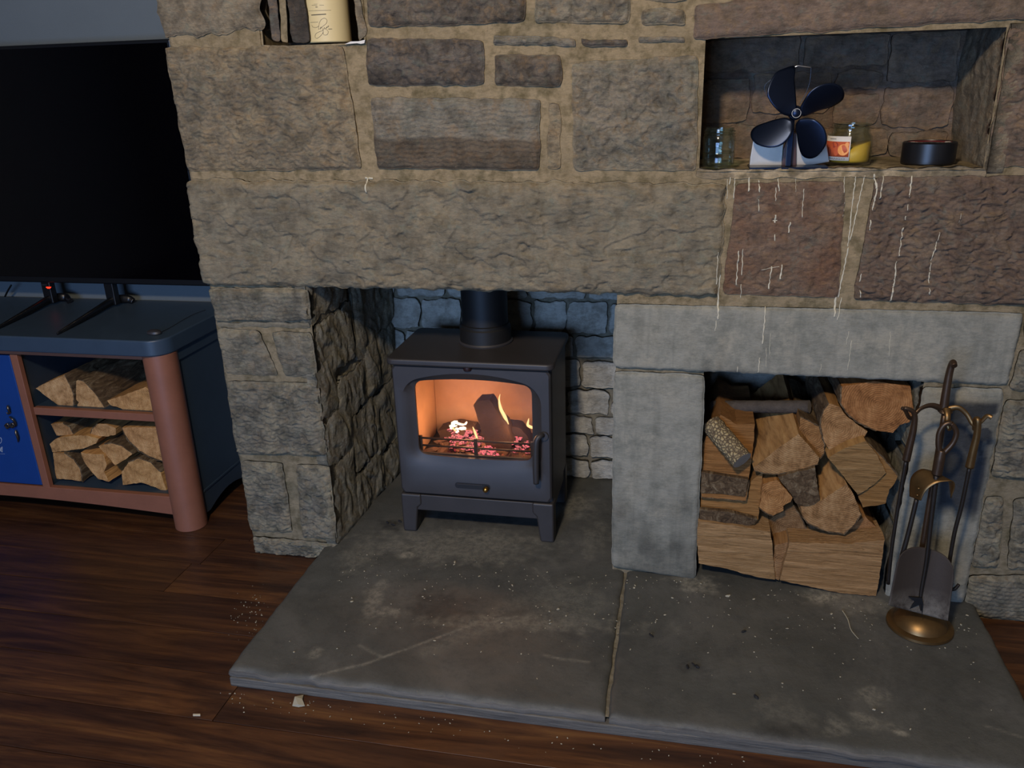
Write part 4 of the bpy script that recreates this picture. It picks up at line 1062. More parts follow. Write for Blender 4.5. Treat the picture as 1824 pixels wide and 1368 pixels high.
# ============================================================ FIRE TOOLS
MT['bronze'] = simple('aged_brass', '80643f', .42, .85, 25, .45)
MT['bronze_d'] = simple('dark_bronze', '5d4a3a', .42, .8, 30, .4)
MT['steel_d'] = simple('blackened_steel', '38322d', .5, .7, 30, .4)
comp = empty('tool_stand', (.59, -.125, 0), 'aged brass fireplace tool stand on a round domed foot, right end of the hearth', 'tool stand')
lathe('base', [(.0, .0), (.070, .0), (.074, .003), (.073, .009), (.066, .012), (.060, .013), (.057, .020), (.046, .034), (.028, .043), (.012, .046), (0, .046)], (.592, -.128, .001), MT['bronze'], comp, 48)
tube('pole', [([F(1624, 1090, -.118), F(1655, 900, -.118), F(1683, 735, -.118)], .0062)], MT['bronze_d'], comp, 12)
tube('top_handle', [([F(1681, 728, -.12), F(1685, 700, -.12), F(1691, 665, -.12), F(1697, 646, -.124), F(1700, 652, -.136)], [.0095, .0085, .0075, .007, .006])], MT['bronze_d'], comp, 14)
tube('hook_arm', [([F(1681, 730, -.12), F(1660, 722, -.13), F(1640, 728, -.14), F(1622, 745, -.15), F(1612, 730, -.165), F(1606, 727, -.17)], [.008, .006, .005, .0045, .0045, .004])], MT['bronze_d'], comp, 10, .6)
tube('hook_arm', [([F(1685, 730, -.12), F(1706, 726, -.125), F(1722, 738, -.13), F(1734, 757, -.14), F(1746, 752, -.15), F(1758, 741, -.155), F(1767, 744, -.16)], [.008, .006, .005, .0045, .0045, .0045, .005])], MT['bronze'], comp, 10, .6)
tube('hook_arm', [([F(1686, 728, -.128), F(1688, 740, -.140), F(1688, 755, -.146), F(1692, 765, -.152), F(1694, 758, -.160)], [.008, .0065, .0055, .0045, .004])], MT['bronze'], comp, 10, .7)
lathe('hub', [(0, 0), (.011, 0), (.015, .004), (.012, .010), (.008, .014), (0, .014)], tuple(F(1683, 736, -.12)), MT['bronze_d'], comp, 20)
# ember tongs / rake with left grip
t1 = empty('fire_poker', tuple(F(1612, 760, -.16)), 'thin fireplace tool with a bronze grip hanging on the left hook of the stand', 'fireplace tool')
tube('grip', [([F(1607, 728, -.165), F(1617, 728, -.165), F(1629, 738, -.16), F(1627, 765, -.155), F(1620, 795, -.152), F(1614, 820, -.150)], [.0035, .0045, .0055, .0068, .0078, .0085])], MT['bronze_d'], t1, 12)
tube('shaft', [([F(1614, 820, -.150), F(1600, 900, -.146), F(1588, 980, -.142), F(1582, 1040, -.14)], .0042)], MT['steel_d'], t1, 10)
# poker with right grip
t2 = empty('fire_poker', tuple(F(1740, 770, -.15)), 'thin poker with a bronze grip hanging on the right hook of the stand', 'fireplace tool')
tube('grip', [([F(1735, 765, -.135), F(1738, 748, -.145), F(1742, 750, -.152), F(1740, 775, -.15), F(1733, 805, -.148), F(1727, 832, -.146)], [.004, .0058, .0065, .0072, .0082, .0092])], MT['bronze'], t2, 12)
tube('shaft', [([F(1727, 832, -.146), F(1713, 900, -.142), F(1700, 950, -.138), F(1690, 1010, -.132), F(1688, 1040, -.13)], .0044)], MT['steel_d'], t2, 10)
tube('hook_tip', [([F(1688, 1040, -.13), F(1690, 1048, -.13), F(1700, 1049, -.13), F(1708, 1041, -.13)], [.0044, .0044, .004, .0035])], MT['steel_d'], t2, 8)
# loop-handled poker with arrow tip
t3 = empty('fire_poker', tuple(F(1680, 800, -.165)), 'long poker with a teardrop loop handle and a black arrow tip, in the middle', 'fireplace tool')
def C2(x, y): return 1580+x*.1901, 640+y*.1901
lp = [(600, 600), (635, 640), (650, 700), (620, 780), (560, 850), (520, 880), (490, 850), (482, 780), (490, 690), (530, 620), (575, 597), (600, 600)]
tube('loop_handle', [([F(*C2(x, y), -.165) for x, y in lp], [.0055]*4+[.006]*4+[.0055]*4)], MT['bronze_d'], t3, 10)
tube('grip', [([F(*C2(512, 850), -.165), F(*C2(495, 930), -.165), F(*C2(480, 1010), -.165), F(*C2(465, 1075), -.165)], [.008, .0105, .0105, .0105])], MT['bronze_d'], t3, 14)
tube('shaft', [([F(1668, 845, -.165), F(1658, 930, -.168), F(1650, 1000, -.172), F(1640, 1060, -.178), F(1640, 1092, -.182)], [.006, .005, .0042, .004, .002])], MT['steel_d'], t3, 10)
o_ = prism('arrow_tip', [tuple(F(*p, -.182)[[0, 2]]) for p in ((1642, 1064), (1618, 1062), (1630, 1070), (1618, 1084), (1640, 1074), (1642, 1098), (1644, 1074))], 'y', -.186, -.181, simple('black_tip', '101114', .6, .3), t3, .0006)
# shovel
t4 = empty('fire_shovel', tuple(F(1650, 1040, -.16)), 'ash dusted brass fire shovel with a broad rounded blade standing against the stand foot', 'fireplace tool')
def blade():
    n, m = 33, 36; V = []
    BL, BR, TR, TL = (1583, 1078), (1688, 1106), (1704, 1000), (1606, 975)
    for i in range(n):
        a = i/(n-1)
        for j in range(m):
            b = j/(m-1)
            top = math.sqrt(max(0, 1-abs(2*a-1)**2.6))          # rounded top edge
            bb = b*(.66+.34*top)
            x = (BL[0]*(1-a)+BR[0]*a)*(1-bb)+(TL[0]*(1-a)+TR[0]*a)*bb
            y = (BL[1]*(1-a)+BR[1]*a)*(1-bb)+(TL[1]*(1-a)+TR[1]*a)*bb
            dep = -.185+.035*bb - (.022*(abs(2*a-1)**2))
            V.append(F(x, y-10*bb, dep))
    me = npmesh('blade', np.array(V), grid_quads(n, m)[:, ::-1])
    t = NT('shovel_blade'); c = t.coord('pos'); nn = t.noise(c, 26, 6, .8)
    g = t.n('ShaderNodeNewGeometry'); sx = t.n('ShaderNodeSeparateXYZ'); t.L(g.outputs['Position'], sx.inputs[0])
    low = t.n('ShaderNodeMapRange'); low.inputs[1].default_value = .14; low.inputs[2].default_value = .04; t.L(sx.outputs[2], low.inputs[0])
    ash = t.math('MULTIPLY', low.outputs[0], t.ramp(nn, [(.38, 0.0), (.6, .8)]))
    t.set(t.mix(ash, '2c231b', '857f73'), .75, .0); t.bump(nn, .001)
    o = link('blade', me, t.m, t4); md = o.modifiers.new('s', 'SOLIDIFY'); md.thickness = .0018
    return o
blade()
tube('shaft', [([F(1633, 888, -.15), F(1618, 950, -.155), F(1602, 1010, -.158), F(1590, 1075, -.165)], [.005, .0052, .0055, .006])], MT['steel_d'], t4, 10)
# bent brass plate with two rivets
def hood():
    n, m = 25, 8; V = []
    fr = [(1641, 892), (1645, 882), (1651, 873), (1660, 866), (1672, 860), (1686, 858), (1697, 858), (1700, 868), (1693, 887)]
    bk = [(1621, 884), (1621, 868), (1623, 852), (1630, 842), (1642, 836), (1655, 838), (1668, 843), (1682, 850), (1690, 858)]
    fs = [F(*p, -.178) for p in fr]; bs = [F(*p, -.135) for p in bk]
    fs = smooth_path(fs, 3); bs = smooth_path(bs, 3); n = len(fs)
    for i in range(n):
        for j in range(m):
            t_ = j/(m-1); V.append(np.array(fs[i])*(1-t_)+np.array(bs[i])*t_)
    me = npmesh('bent_plate', np.array(V), grid_quads(n, m))
    o = link('bent_plate', me, MT['bronze'], t4); md = o.modifiers.new('s', 'SOLIDIFY'); md.thickness = .0016
    for p in ((1636.5, 870), (1634, 882)):
        bm = bmesh.new(); bmesh.ops.create_uvsphere(bm, u_segments=12, v_segments=8, radius=.0026)
        r = bm_obj('rivet', bm, MT['bronze'], t4, True); w = F(*p, -.168); r.location = Vector(w)
hood()

# ============================================================ NICHE OBJECTS
ZN = 1.053
t = NT('clear_glass'); mx = t.n('ShaderNodeMixShader'); tr = t.n('ShaderNodeBsdfTransparent'); gl = t.n('ShaderNodeBsdfGlossy')
tr.inputs[0].default_value = (.90, .955, .92, 1); gl.inputs['Roughness'].default_value = .08
fr = t.n('ShaderNodeLayerWeight'); fr.inputs[0].default_value = .3
t.L(t.math('ADD', .04, t.math('MULTIPLY', t.math('POWER', fr.outputs['Facing'], 1.3), .5)), mx.inputs[0]); t.L(tr.outputs[0], mx.inputs[1]); t.L(gl.outputs[0], mx.inputs[2]); t.L(mx.outputs[0], t.out.inputs[0]); MT['glass'] = t.m
# glass jar
jx, jy = .068, .030
jar = empty('glass_jar', (jx, jy, ZN), 'empty clear ribbed glass jar at the left end of the niche shelf', 'jar')
ro, wt = .0345, .003
lathe('jar_body', [(0, 0), (.028, 0), (.033, .003), (ro, .010), (ro, .034), (ro-.001, .036), (ro, .038), (ro, .068), (ro-.003, .073), (ro-.004, .076), (ro-.002, .078), (ro-.002, .081), (ro-.0035, .083), (ro-.0035, .086),
                   (ro-.0045, .087), (ro-.006, .086), (ro-.007, .074), (ro-wt, .066), (ro-wt, .010), (ro-.006, .005), (0, .005)], (jx, jy, ZN), MT['glass'], jar, 48)
for zz in (.035, .074, .080): lathe('rib', [(ro-.0012, zz-.0012), (ro+.0008, zz), (ro-.0012, zz+.0012)], (jx, jy, ZN), MT['glass'], jar, 48, close=True)
# candle jar
kx, ky = .352, .085
cj = empty('candle_jar', (kx, ky, ZN), 'glass candle jar with yellow wax and a fruit label, right of the fan', 'candle')
R_ = .047
lathe('jar_body', [(0, 0), (.040, 0), (.046, .003), (R_, .012), (R_+.001, .045), (R_-.002, .062), (R_-.008, .070), (R_-.009, .082), (R_-.006, .084), (R_-.006, .088), (R_-.009, .0885), (R_-.011, .086), (R_-.0115, .070), (R_-.0055, .060), (R_-.0035, .045), (R_-.0035, .012), (R_-.007, .007), (0, .006)], (kx, ky, ZN), MT['glass'], cj, 48)
def wax():
    n = 40; V = []; Fs = []; r = R_-.0045
    V += [(kx, ky, ZN+.008)]; 
    for k in range(n): a = 2*math.pi*k/n; V.append((kx+r*.94*math.cos(a), ky+r*.94*math.sin(a), ZN+.008))
    for k in range(n): a = 2*math.pi*k/n; V.append((kx+r*math.cos(a), ky+r*math.sin(a), ZN+.013))
    for k in range(n): a = 2*math.pi*k/n; V.append((kx+r*math.cos(a), ky+r*math.sin(a), ZN+.036+.017*max(0, math.cos(a))**1.0-.002*math.cos(3*a)))
    V.append((kx, ky, ZN+.036))
    for k in range(n):
        j = (k+1) % n
        Fs += [(0, 1+j, 1+k), (1+k, 1+j, 1+n+j, 1+n+k), (1+n+k, 1+n+j, 1+2*n+j, 1+2*n+k), (1+2*n+k, 1+2*n+j, 1+3*n)]
    me = bpy.data.meshes.new('wax'); me.from_pydata(V, [], Fs); me.update(); me.polygons.foreach_set('use_smooth', np.ones(len(me.polygons), bool))
    t = NT('yellow_wax'); t.set('e0a83a', .45); t.b.inputs['Subsurface Weight'].default_value = .15; t.b.inputs['Subsurface Radius'].default_value = (.01, .006, .002)
    link('wax', me, t.m, cj)
wax()
def curved(name, a0, a1, z0, z1, r, mat, parent, cx=None, cy_=None, n=14):
    cx = kx if cx is None else cx; cy_ = ky if cy_ is None else cy_
    V = []; Fs = []
    for k in range(n+1):
        a = math.radians(a0+(a1-a0)*k/n)
        for rr in (r, r+.0004):
            for z_ in (z0, z1): V.append((cx+rr*math.cos(a), cy_+rr*math.sin(a), z_))
    for k in range(n):
        b = k*4; Fs += [(b+2, b+6, b+7, b+3), (b, b+1, b+5, b+4), (b+1, b+3, b+7, b+5), (b, b+4, b+6, b+2)]
    me = bpy.data.meshes.new(name); me.from_pydata(V, [], Fs); me.update(); me.polygons.foreach_set('use_smooth', np.ones(len(me.polygons), bool))
    return link(name, me, mat, parent)
MT['paper'] = simple('label_paper', 'c9c4ba', .6); MT['fruit'] = simple('fruit_red_orange', 'b4502c', .6); MT['fruit2'] = simple('fruit_orange', 'e0934a', .6); MT['fruit3'] = simple('fruit_dark_red', '8e3526', .6); MT['ink'] = simple('print_ink', '5a5a5e', .6)
curved('label', 185, 262, ZN+.013, ZN+.064, R_+.0018, MT['paper'], cj)
curved('label_picture', 186, 260, ZN+.021, ZN+.053, R_+.0023, MT['fruit'], cj)
def disc_on(name, ang, z_, rw, rz, r, mat, parent, cx, cy_, off):
    V = []; n = 20
    for k in range(n):
        a = 2*math.pi*k/n; th = math.radians(ang)+rw*math.cos(a)/r; V.append((cx+(r+off)*math.cos(th), cy_+(r+off)*math.sin(th), z_+rz*math.sin(a)))
    me = bpy.data.meshes.new(name); me.from_pydata(V, [], [tuple(range(n))]); me.update(); return link(name, me, mat, parent)
for i, (a_, z_, w_, h_, m_) in enumerate(((204, .031, .007, .009, 'fruit3'), (222, .046, .009, .006, 'fruit3'), (228, .033, .006, .010, 'fruit'), (246, .036, .012, .012, 'fruit2'), (254, .047, .004, .005, 'fruit2'), (212, .043, .006, .007, 'fruit'))):
    disc_on('printed_fruit', a_, ZN+z_, w_, h_, R_+.0028, MT[m_], cj, kx, ky, .0001*i)
def text_curved(s, ang0, ang1, z_, size, r, mat, parent, cx, cy_, name='lettering'):
    cu = bpy.data.curves.new(name, 'FONT'); cu.body = s; cu.size = size; cu.extrude = .00008
    o = bpy.data.objects.new(name, cu); C.objects.link(o); dg = bpy.context.evaluated_depsgraph_get(); me = bpy.data.meshes.new_from_object(o.evaluated_get(dg)); bpy.data.objects.remove(o)
    w = max(v.co.x for v in me.vertices)
    for v in me.vertices:
        a = math.radians(ang0+(ang1-ang0)*v.co.x/w); rr = r+v.co.z; v.co = Vector((cx+rr*math.cos(a), cy_+rr*math.sin(a), z_+v.co.y))
    return link(name, me, mat, parent)
text_curved('MANGO', 204, 252, ZN+.0150, .0052, R_+.0027, MT['ink'], cj, kx, ky)
curved('print_line', 205, 225, ZN+.0578, ZN+.0588, R_+.0024, MT['ink'], cj)
# black tin / roll
bx_, by_ = .522, .105
tn = empty('round_tin', (bx_, by_, ZN), 'low black round tin with a red printed top, right end of the niche', 'tin')
lathe('tin_body', [(0, 0), (.053, 0), (.055, .002), (.055, .044), (.053, .046), (.047, .047), (.046, .044), (.0, .044)], (bx_, by_, ZN), simple('black_vinyl', '0f1013', .38), tn, 56)
lathe('tin_label', [(.026, .0445), (.045, .0445), (.045, .0455), (.026, .0455)], (bx_, by_, ZN), simple('red_print', '7c2a2e', .5), tn, 48, close=True)
for k in range(10):
    a = math.radians(180+k*20); 
    o = boxo('print_mark', -.004, .004, -.006, .006, 0, .0004, MT['paper'], tn, 0); o.location = (bx_+.036*math.cos(a), by_+.036*math.sin(a), ZN+.0456); o.rotation_euler = (0, 0, a+.6)
    o.scale = (1, .5+(k % 3)*.3, 1)
# stove fan
fx, fy = .205, .045
fan = empty('stove_fan', (fx, fy, ZN), 'stove fan with four blue black blades and a silver body, on the niche shelf', 'fan')
MT['fan_blk'] = simple('fan_anodised_black', '1b2436', .34, .8)
MT['alu'] = simple('brushed_aluminium', 'b9b2a6', .38, .35, 12, .3)
pb = [F(1334, 304, .02), F(1462, 302, .0), F(1476, 296, .06), F(1350, 296, .075)]
boxo('base_plate', .135, .300, .0, .078, ZN, ZN+.004, MT['fan_blk'], fan, .001)
oL = [tuple(F(*p, .06)[[0, 2]]) for p in ((1334, 301), (1336, 280), (1341, 250), (1352, 232), (1370, 226), (1402, 224), (1395, 262), (1392, 299))]
prism('body_fin', oL, 'y', .055, .066, MT['alu'], fan, .002)
oR = [tuple(F(*p, .06)[[0, 2]]) for p in ((1414, 300), (1417, 240), (1424, 222), (1452, 218), (1466, 230), (1473, 262), (1477, 288))]
prism('body_fin', oR, 'y', .055, .066, MT['alu'], fan, .002)
prism('body_core', [tuple(F(*p, .05)[[0, 2]]) for p in ((1392, 301), (1396, 265), (1404, 240), (1418, 236), (1418, 301))], 'y', .045, .062, simple('copper_brown', '4c3530', .4, .5), fan, .001)
boxo('column', .2125, .2235, .020, .036, ZN+.004, ZN+.108, MT['fan_blk'], fan, .001)
hub = F(1417, 201, .012)
o = lathe('motor', [(0, 0), (.013, 0), (.015, .002), (.015, .026), (0, .026)], (0, 0, 0), MT['fan_blk'], fan, 28)
o.rotation_euler = (-math.pi/2, 0, 0); o.location = Vector((hub[0], .010, hub[2]))
o = lathe('hub_cap', [(0, 0), (.011, 0), (.012, .001), (.012, .007), (.008, .010), (0, .011)], (0, 0, 0), MT['fan_blk'], fan, 28)
o.rotation_euler = (math.pi/2, 0, 0); o.location = Vector((hub[0], .006, hub[2]))
o = lathe('hub_ring', [(.0085, 0), (.0095, 0), (.0095, .002), (.0085, .002)], (0, 0, 0), MT['alu'], fan, 28, close=True)
o.rotation_euler = (math.pi/2, 0, 0); o.location = Vector((hub[0], -.003, hub[2]))
def C3(x, y): return 1240+x*.16447, 100+y*.16447
blades = [
    [(1085, 570), (1060, 640), (960, 640), (880, 590), (800, 500), (760, 400), (790, 290), (860, 180), (960, 130), (1080, 110), (1070, 250), (1080, 400)],
    [(1115, 560), (1170, 450), (1230, 370), (1330, 310), (1450, 290), (1550, 320), (1605, 400), (1590, 480), (1480, 550), (1330, 590), (1200, 640), (1140, 640)],
    [(1110, 680), (1200, 665), (1290, 690), (1370, 770), (1402, 880), (1385, 970), (1310, 1080), (1230, 1112), (1160, 1080), (1120, 980), (1095, 850), (1080, 740)],
    [(1040, 690), (950, 665), (800, 705), (660, 760), (600, 820), (598, 890), (650, 950), (760, 982), (880, 970), (970, 910), (1030, 820), (1050, 740)]]
def fblade(i, pts):
    P = np.array([F(*C3(x, y), .004)[[0, 2]] for x, y in pts]); hc = np.array([hub[0], hub[2]])
    # dense outline
    O_ = smooth_path([np.array([p[0], p[1], 0]) for p in list(P)+[P[0]]], 4)[:-1]; O_ = np.array(O_)[:, :2]
    c = O_.mean(0); d = c-hc; d /= np.linalg.norm(d); nrm = np.array([-d[1], d[0]])
    rings = 8; V = []; n = len(O_)
    W = np.abs((O_-c) @ nrm).max()
    def yy(p):
        s = (p-c) @ nrm/W; r = (p-hc) @ d
        return .002 - .020*s*min(1, max(0, r)/.03) - .006*(1-s*s)
    for k in range(rings+1):
        t_ = k/rings
        for q in O_:
            p = c+(q-c)*t_; V.append((p[0], yy(p), p[1]))
    Fs = []
    for k in range(rings):
        for a in range(n):
            b = (a+1) % n; Fs.append((k*n+a, k*n+b, (k+1)*n+b, (k+1)*n+a))
    me = bpy.data.meshes.new('blade'); me.from_pydata(V, [], Fs); me.update()
    bm = bmesh.new(); bm.from_mesh(me); bmesh.ops.remove_doubles(bm, verts=bm.verts, dist=1e-6)
    bmesh.ops.recalc_face_normals(bm, faces=bm.faces); bm.to_mesh(me); bm.free()
    me.polygons.foreach_set('use_smooth', np.ones(len(me.polygons), bool))
    o = link('blade', me, MT['fan_blk'], fan); md = o.modifiers.new('s', 'SOLIDIFY'); md.thickness = .001
for i, p in enumerate(blades): fblade(i, p)
MT['wire'] = simple('bright_wire', 'd8d8d8', .25, .9)
tube('carry_handle', [([F(*C3(x, y), .03) for x, y in ((970, 152), (1105, 104), (1245, 122))], .0013)], MT['wire'], fan, 8, smooth_k=1)
tube('carry_handle', [([F(*C3(x, y), .03) for x, y in ((1245, 122), (1240, 200), (1225, 300), (1180, 420), (1120, 520))], .0006)], simple('dull_wire', '3a4658', .4, .6), fan, 6)
tube('carry_handle', [([F(*C3(x, y), .03) for x, y in ((970, 152), (850, 230), (740, 330), (800, 480), (960, 600))], .0006)], simple('dull_wire', '3a4658', .4, .6), fan, 6)

# ============================================================ CREAM CANISTER
cx0 = F(540, 0, .045); zb = 1.346
cc = F(585, 76, .045); CX = cc[0]
can = empty('tall_canister', (CX, .048, zb), 'tall cream cylinder canister with a handwritten signature in the upper stone slot', 'canister')
RC = .052
t = NT('cream_card'); c = t.coord('pos'); t.set(t.mix(.2, 'cdb987', t.ramp(t.noise(c, 8, 3), [(.3, .7), (.7, 1.0)]), 'MULTIPLY'), .55)
lathe('canister_body', [(0, 0), (RC-.002, 0), (RC, .002), (RC, .33), (RC-.002, .332), (0, .332)], (CX, .053, zb), t.m, can, 64)
# signature and print on the front
ink = simple('pen_ink', '4a4336', .6)
def C6(x, y): return 460+x*.12061, y*.12061
def on_can(x, y):
    w = ray(*C6(x, y)); o0 = CAMP
    # intersect the cylinder
    ax, ay = o0[0]-CX, o0[1]-.053; A = w[0]**2+w[1]**2; B = 2*(ax*w[0]+ay*w[1]); Cq = ax*ax+ay*ay-(RC+.0004)**2
    t_ = (-B-math.sqrt(max(B*B-4*A*Cq, 0)))/(2*A); return o0+w*t_
sig = [[(790, 370), (810, 400), (860, 405), (895, 380)], [(890, 440), (900, 350), (930, 290), (980, 268), (1015, 300), (1000, 350), (950, 390), (910, 430), (925, 400), (945, 420), (960, 470), (920, 530), (870, 565), (840, 550), (850, 500), (900, 470), (950, 450), (975, 410)],
       [(975, 400), (985, 430), (1010, 400), (1040, 380), (1030, 400), (1000, 420), (1035, 470), (1010, 515), (965, 510), (960, 480)], [(870, 440), (865, 425)]]
for s_ in sig:
    if len(s_) > 2: tube('signature', [([on_can(*p) for p in s_], .00035)], ink, can, 5)
for (a, b), r in ((((790, 78), (870, 78)), .0003), (((905, 76), (970, 76)), .0003), (((845, 104), (875, 104)), .0006), (((745, 160), (1075, 150)), .0003), (((785, 222), (1000, 208)), .0009), (((770, 332), (885, 325)), .0003), (((1035, 430), (1090, 428)), .0006), (((820, 60), (875, 58)), .0002)):
    tube('print_line', [([on_can(a[0]+(b[0]-a[0])*k/4, a[1]+(b[1]-a[1])*k/4) for k in range(5)], r)], ink, can, 5)
# scrap of paper beside it
prism('paper_scrap', [tuple(F(*C6(x, y), .004)[[0, 2]]) for x, y in ((1300, 655), (1390, 615), (1500, 612), (1600, 590), (1590, 640), (1540, 650), (1480, 640))], 'y', -.006, .002, MT['paper'], None)
tag([o for o in C.objects if o.name == 'paper_scrap'][0], 'torn scrap of pale paper at the foot of the cream canister', 'paper')

# ============================================================ TV CABINET
MT['cab'] = simple('cabinet_paint_slate_blue', '303f4f', .42, 0, 14, .2)
MT['cab_d'] = simple('cabinet_paint_dark_blue', '243240', .5, 0, 14, .2)
MT['door'] = simple('door_paint_royal_blue', '103878', .45, 0, 10, .15)
MT['brown'] = simple('trim_paint_terracotta', '82533f', .5, 0, 14, .2)
cab = empty('tv_cabinet', (-2.1, .28, -.046), 'slate blue painted tv cabinet with terracotta trim and open shelves of logs', 'cabinet')
CXL, CXR = -2.76, -1.447
def cab_top():
    pts = []
    r = .06
    for cx, cy2, a0 in ((CXR-r+.004, .055+r, -90), ):
        for k in range(11):
            a = math.radians(a0+90*k/10); pts.append((cx+r*math.cos(a), cy2+r*math.sin(a)))
    pts = pts + [(CXR+.004, .497), (CXL, .497)] + [(CXL, .055+r)]
    for k in range(11):
        a = math.radians(180+90*k/10); pts.append((CXL+r+r*math.cos(a), .055+r+r*math.sin(a)))
    prism('top_board', pts, 'z', .535, .584, MT['cab'], cab, .020, 6)
cab_top()
prism('corner_column', [(-1.495+.049*math.cos(2*math.pi*k/40), .115+.049*math.sin(2*math.pi*k/40)) for k in range(40)], 'z', -.046, .535, MT['brown'], cab, .002)
prism('corner_column', [(-2.705+.049*math.cos(2*math.pi*k/40), .115+.049*math.sin(2*math.pi*k/40)) for k in range(40)], 'z', -.046, .535, MT['brown'], cab, .002)
boxo('top_rail', -2.68, -1.54, .092, .11, .513, .536, MT['brown'], cab, .002)
boxo('divider_rail', -1.992, -1.966, .088, .106, .062, .514, MT['brown'], cab, .002)
boxo('divider_panel', -1.990, -1.972, .106, .47, .062, .52, MT['cab_d'], cab, .001)
# lower rail with a slightly arched underside
pr = [(-2.68, .064), (-1.53, .064)] + [(-1.53-(1.15)*k/20, .000+.020*math.sin(math.pi*k/20)) for k in range(21)]
prism('bottom_rail', pr, 'y', .088, .108, MT['brown'], cab, .002)
boxo('bottom_board', -2.70, -1.47, .108, .47, .045, .062, MT['cab'], cab, .001)
boxo('shelf', -1.972, -1.50, .118, .46, .314, .335, MT['cab'], cab, .001)
boxo('shelf_edge', -1.966, -1.52, .100, .118, .312, .337, MT['brown'], cab, .002)
boxo('back_board', -2.72, -1.46, .465, .475, .05, .53, MT['cab_d'], cab, 0)
# right side panel with arched foot
sp_ = [(.15, .535), (.47, .535), (.47, -.046), (.435, -.046)] + [(.435-.285*k/12, -.03+.035*math.sin(math.pi*k/12)) for k in range(1, 12)] + [(.15, -.02)]
prism('side_panel', sp_, 'x', -1.475, -1.458, MT['cab'], cab, .001)
prism('side_plinth', [(.15, .06), (.475, .06), (.475, .053), (.15, .053)], 'x', -1.459, -1.455, MT['cab'], cab, .001)
prism('side_moulding', [(.12, .535), (.485, .535), (.485, .500), (.12, .500)], 'x', -1.46, -1.452, MT['cab'], cab, .002)
prism('side_panel', sp_, 'x', -2.74, -2.725, MT['cab'], cab, .001)
boxo('side_panel_inner', -1.545, -1.53, .14, .465, .062, .53, MT['cab_d'], cab, .001)
for x0, x1 in ((-2.33, -1.995), (-2.668, -2.335)):
    dr = boxo('door', x0, x1, .090, .106, .068, .510, MT['door'], cab, .003)
D_Y = .090
MT['pewter'] = simple('antique_pewter', '6a6258', .3, .9)
cdoor = next(o for o in C.objects if o.parent == cab and o.name.startswith('door') and o.location.x > -2.3)
def CH(x, y): return x*.14625, 700+y*.14625
hp = lambda x, y, d=.006: F(*CH(x, y), D_Y-d)
ho = tube('door_handle', [([hp(90, 150), hp(100, 190, .009), hp(120, 250)], [.0015, .0045, .002]), ([hp(80, 235), hp(100, 255), hp(130, 240)], [.001, .0025, .001]), ([hp(115, 290), hp(150, 320, .010), hp(185, 360), hp(195, 400)], [.002, .0035, .0035, .002]),
                         ([hp(60, 400, .010), hp(85, 375, .014), hp(112, 405, .012), hp(90, 430, .012), hp(70, 410, .010)], .0028), ([hp(125, 395, .012), hp(150, 370, .016), hp(175, 400, .014), hp(150, 420, .012), hp(128, 400, .010)], .003),
                         ([hp(190, 450), hp(195, 490, .009), hp(215, 540, .008), hp(220, 600)], [.0015, .004, .0035, .0012]), ([hp(85, 400, .004), hp(160, 400, .006)], .003)], MT['pewter'], cdoor, 8)
tag(ho, 'ornate dark pewter handle')
MT['white_print'] = simple('white_lettering', 'a9b3c0', .6)
tube('lettering', [([hp(-14, 560, .001), hp(8, 545, .001), hp(20, 575, .001), hp(10, 608, .001), hp(-10, 612, .001)], .0008)], MT['white_print'], cdoor, 5)
tube('lettering', [([hp(-14, 716, .001), hp(-8, 670, .001), hp(0, 712, .001), hp(12, 665, .001), hp(14, 700, .001), hp(28, 720, .001)], .0009), ([hp(24, 655, .001), hp(30, 722, .001)], .0009), ([hp(-20, 742, .001), hp(60, 742, .001)], .0003)], MT['white_print'], cdoor, 5)
# logs in the cabinet
def K5(x, y): return x*.2485, 560+y*.2485
G2 = 'split logs on the cabinet shelves'
def clog(poly, Y, L_, br, label, **k): return log('split_log', poly, Y, L_, br, label, G2, conv=K5, **k)
clog([(255, 530), (330, 490), (400, 460), (462, 433), (500, 500), (527, 570), (528, 640), (515, 702), (480, 690), (400, 640), (320, 580)], .135, .30, [(3, 7)], 'triangular log with fine rings at the left of the upper cabinet shelf', seed=31, pith=(270, 530), tintc=(1.05, .98, .9))
clog([(545, 478), (560, 468), (600, 480), (650, 530), (700, 590), (745, 660), (770, 704), (680, 705), (580, 714), (535, 690), (565, 630), (545, 610)], .135, .30, [(1, 6)], 'quarter log beside the triangular log on the upper cabinet shelf', seed=32, tintc=(1.05, .98, .88), offs=(.02, .01))
clog([(765, 618), (850, 590), (940, 560), (1040, 520), (1100, 560), (1120, 740), (1000, 728), (940, 700), (860, 672), (790, 650)], .13, .28, [], 'low flat log half behind the corner column on the upper shelf', seed=33, tintc=(1.0, .88, .72), side='across')
clog([(365, 785), (450, 778), (500, 810), (530, 862), (460, 868), (405, 868)], .145, .30, [(1, 3)], 'small dark ended log at the top left of the lower cabinet shelf', seed=34, tintc=(.85, .75, .65))
clog([(645, 870), (660, 820), (700, 785), (760, 785), (830, 815), (830, 862), (760, 876)], .145, .30, [(0, 2)], 'small pale log in the top middle of the lower cabinet shelf', seed=35, tintc=(1, .9, .78))
clog([(355, 930), (395, 895), (440, 878), (530, 868), (625, 868), (710, 890), (690, 925), (600, 962), (480, 978), (375, 988)], .13, .30, [], 'flat pale log lying under the small logs on the lower shelf', seed=36, tintc=(1.05, .95, .8))
clog([(705, 945), (750, 930), (800, 922), (870, 940), (950, 1000), (890, 1045), (825, 1082), (770, 1020)], .135, .30, [(1, 4)], 'small rounded log in the centre of the lower cabinet shelf', seed=37, tintc=(1.05, .92, .75))
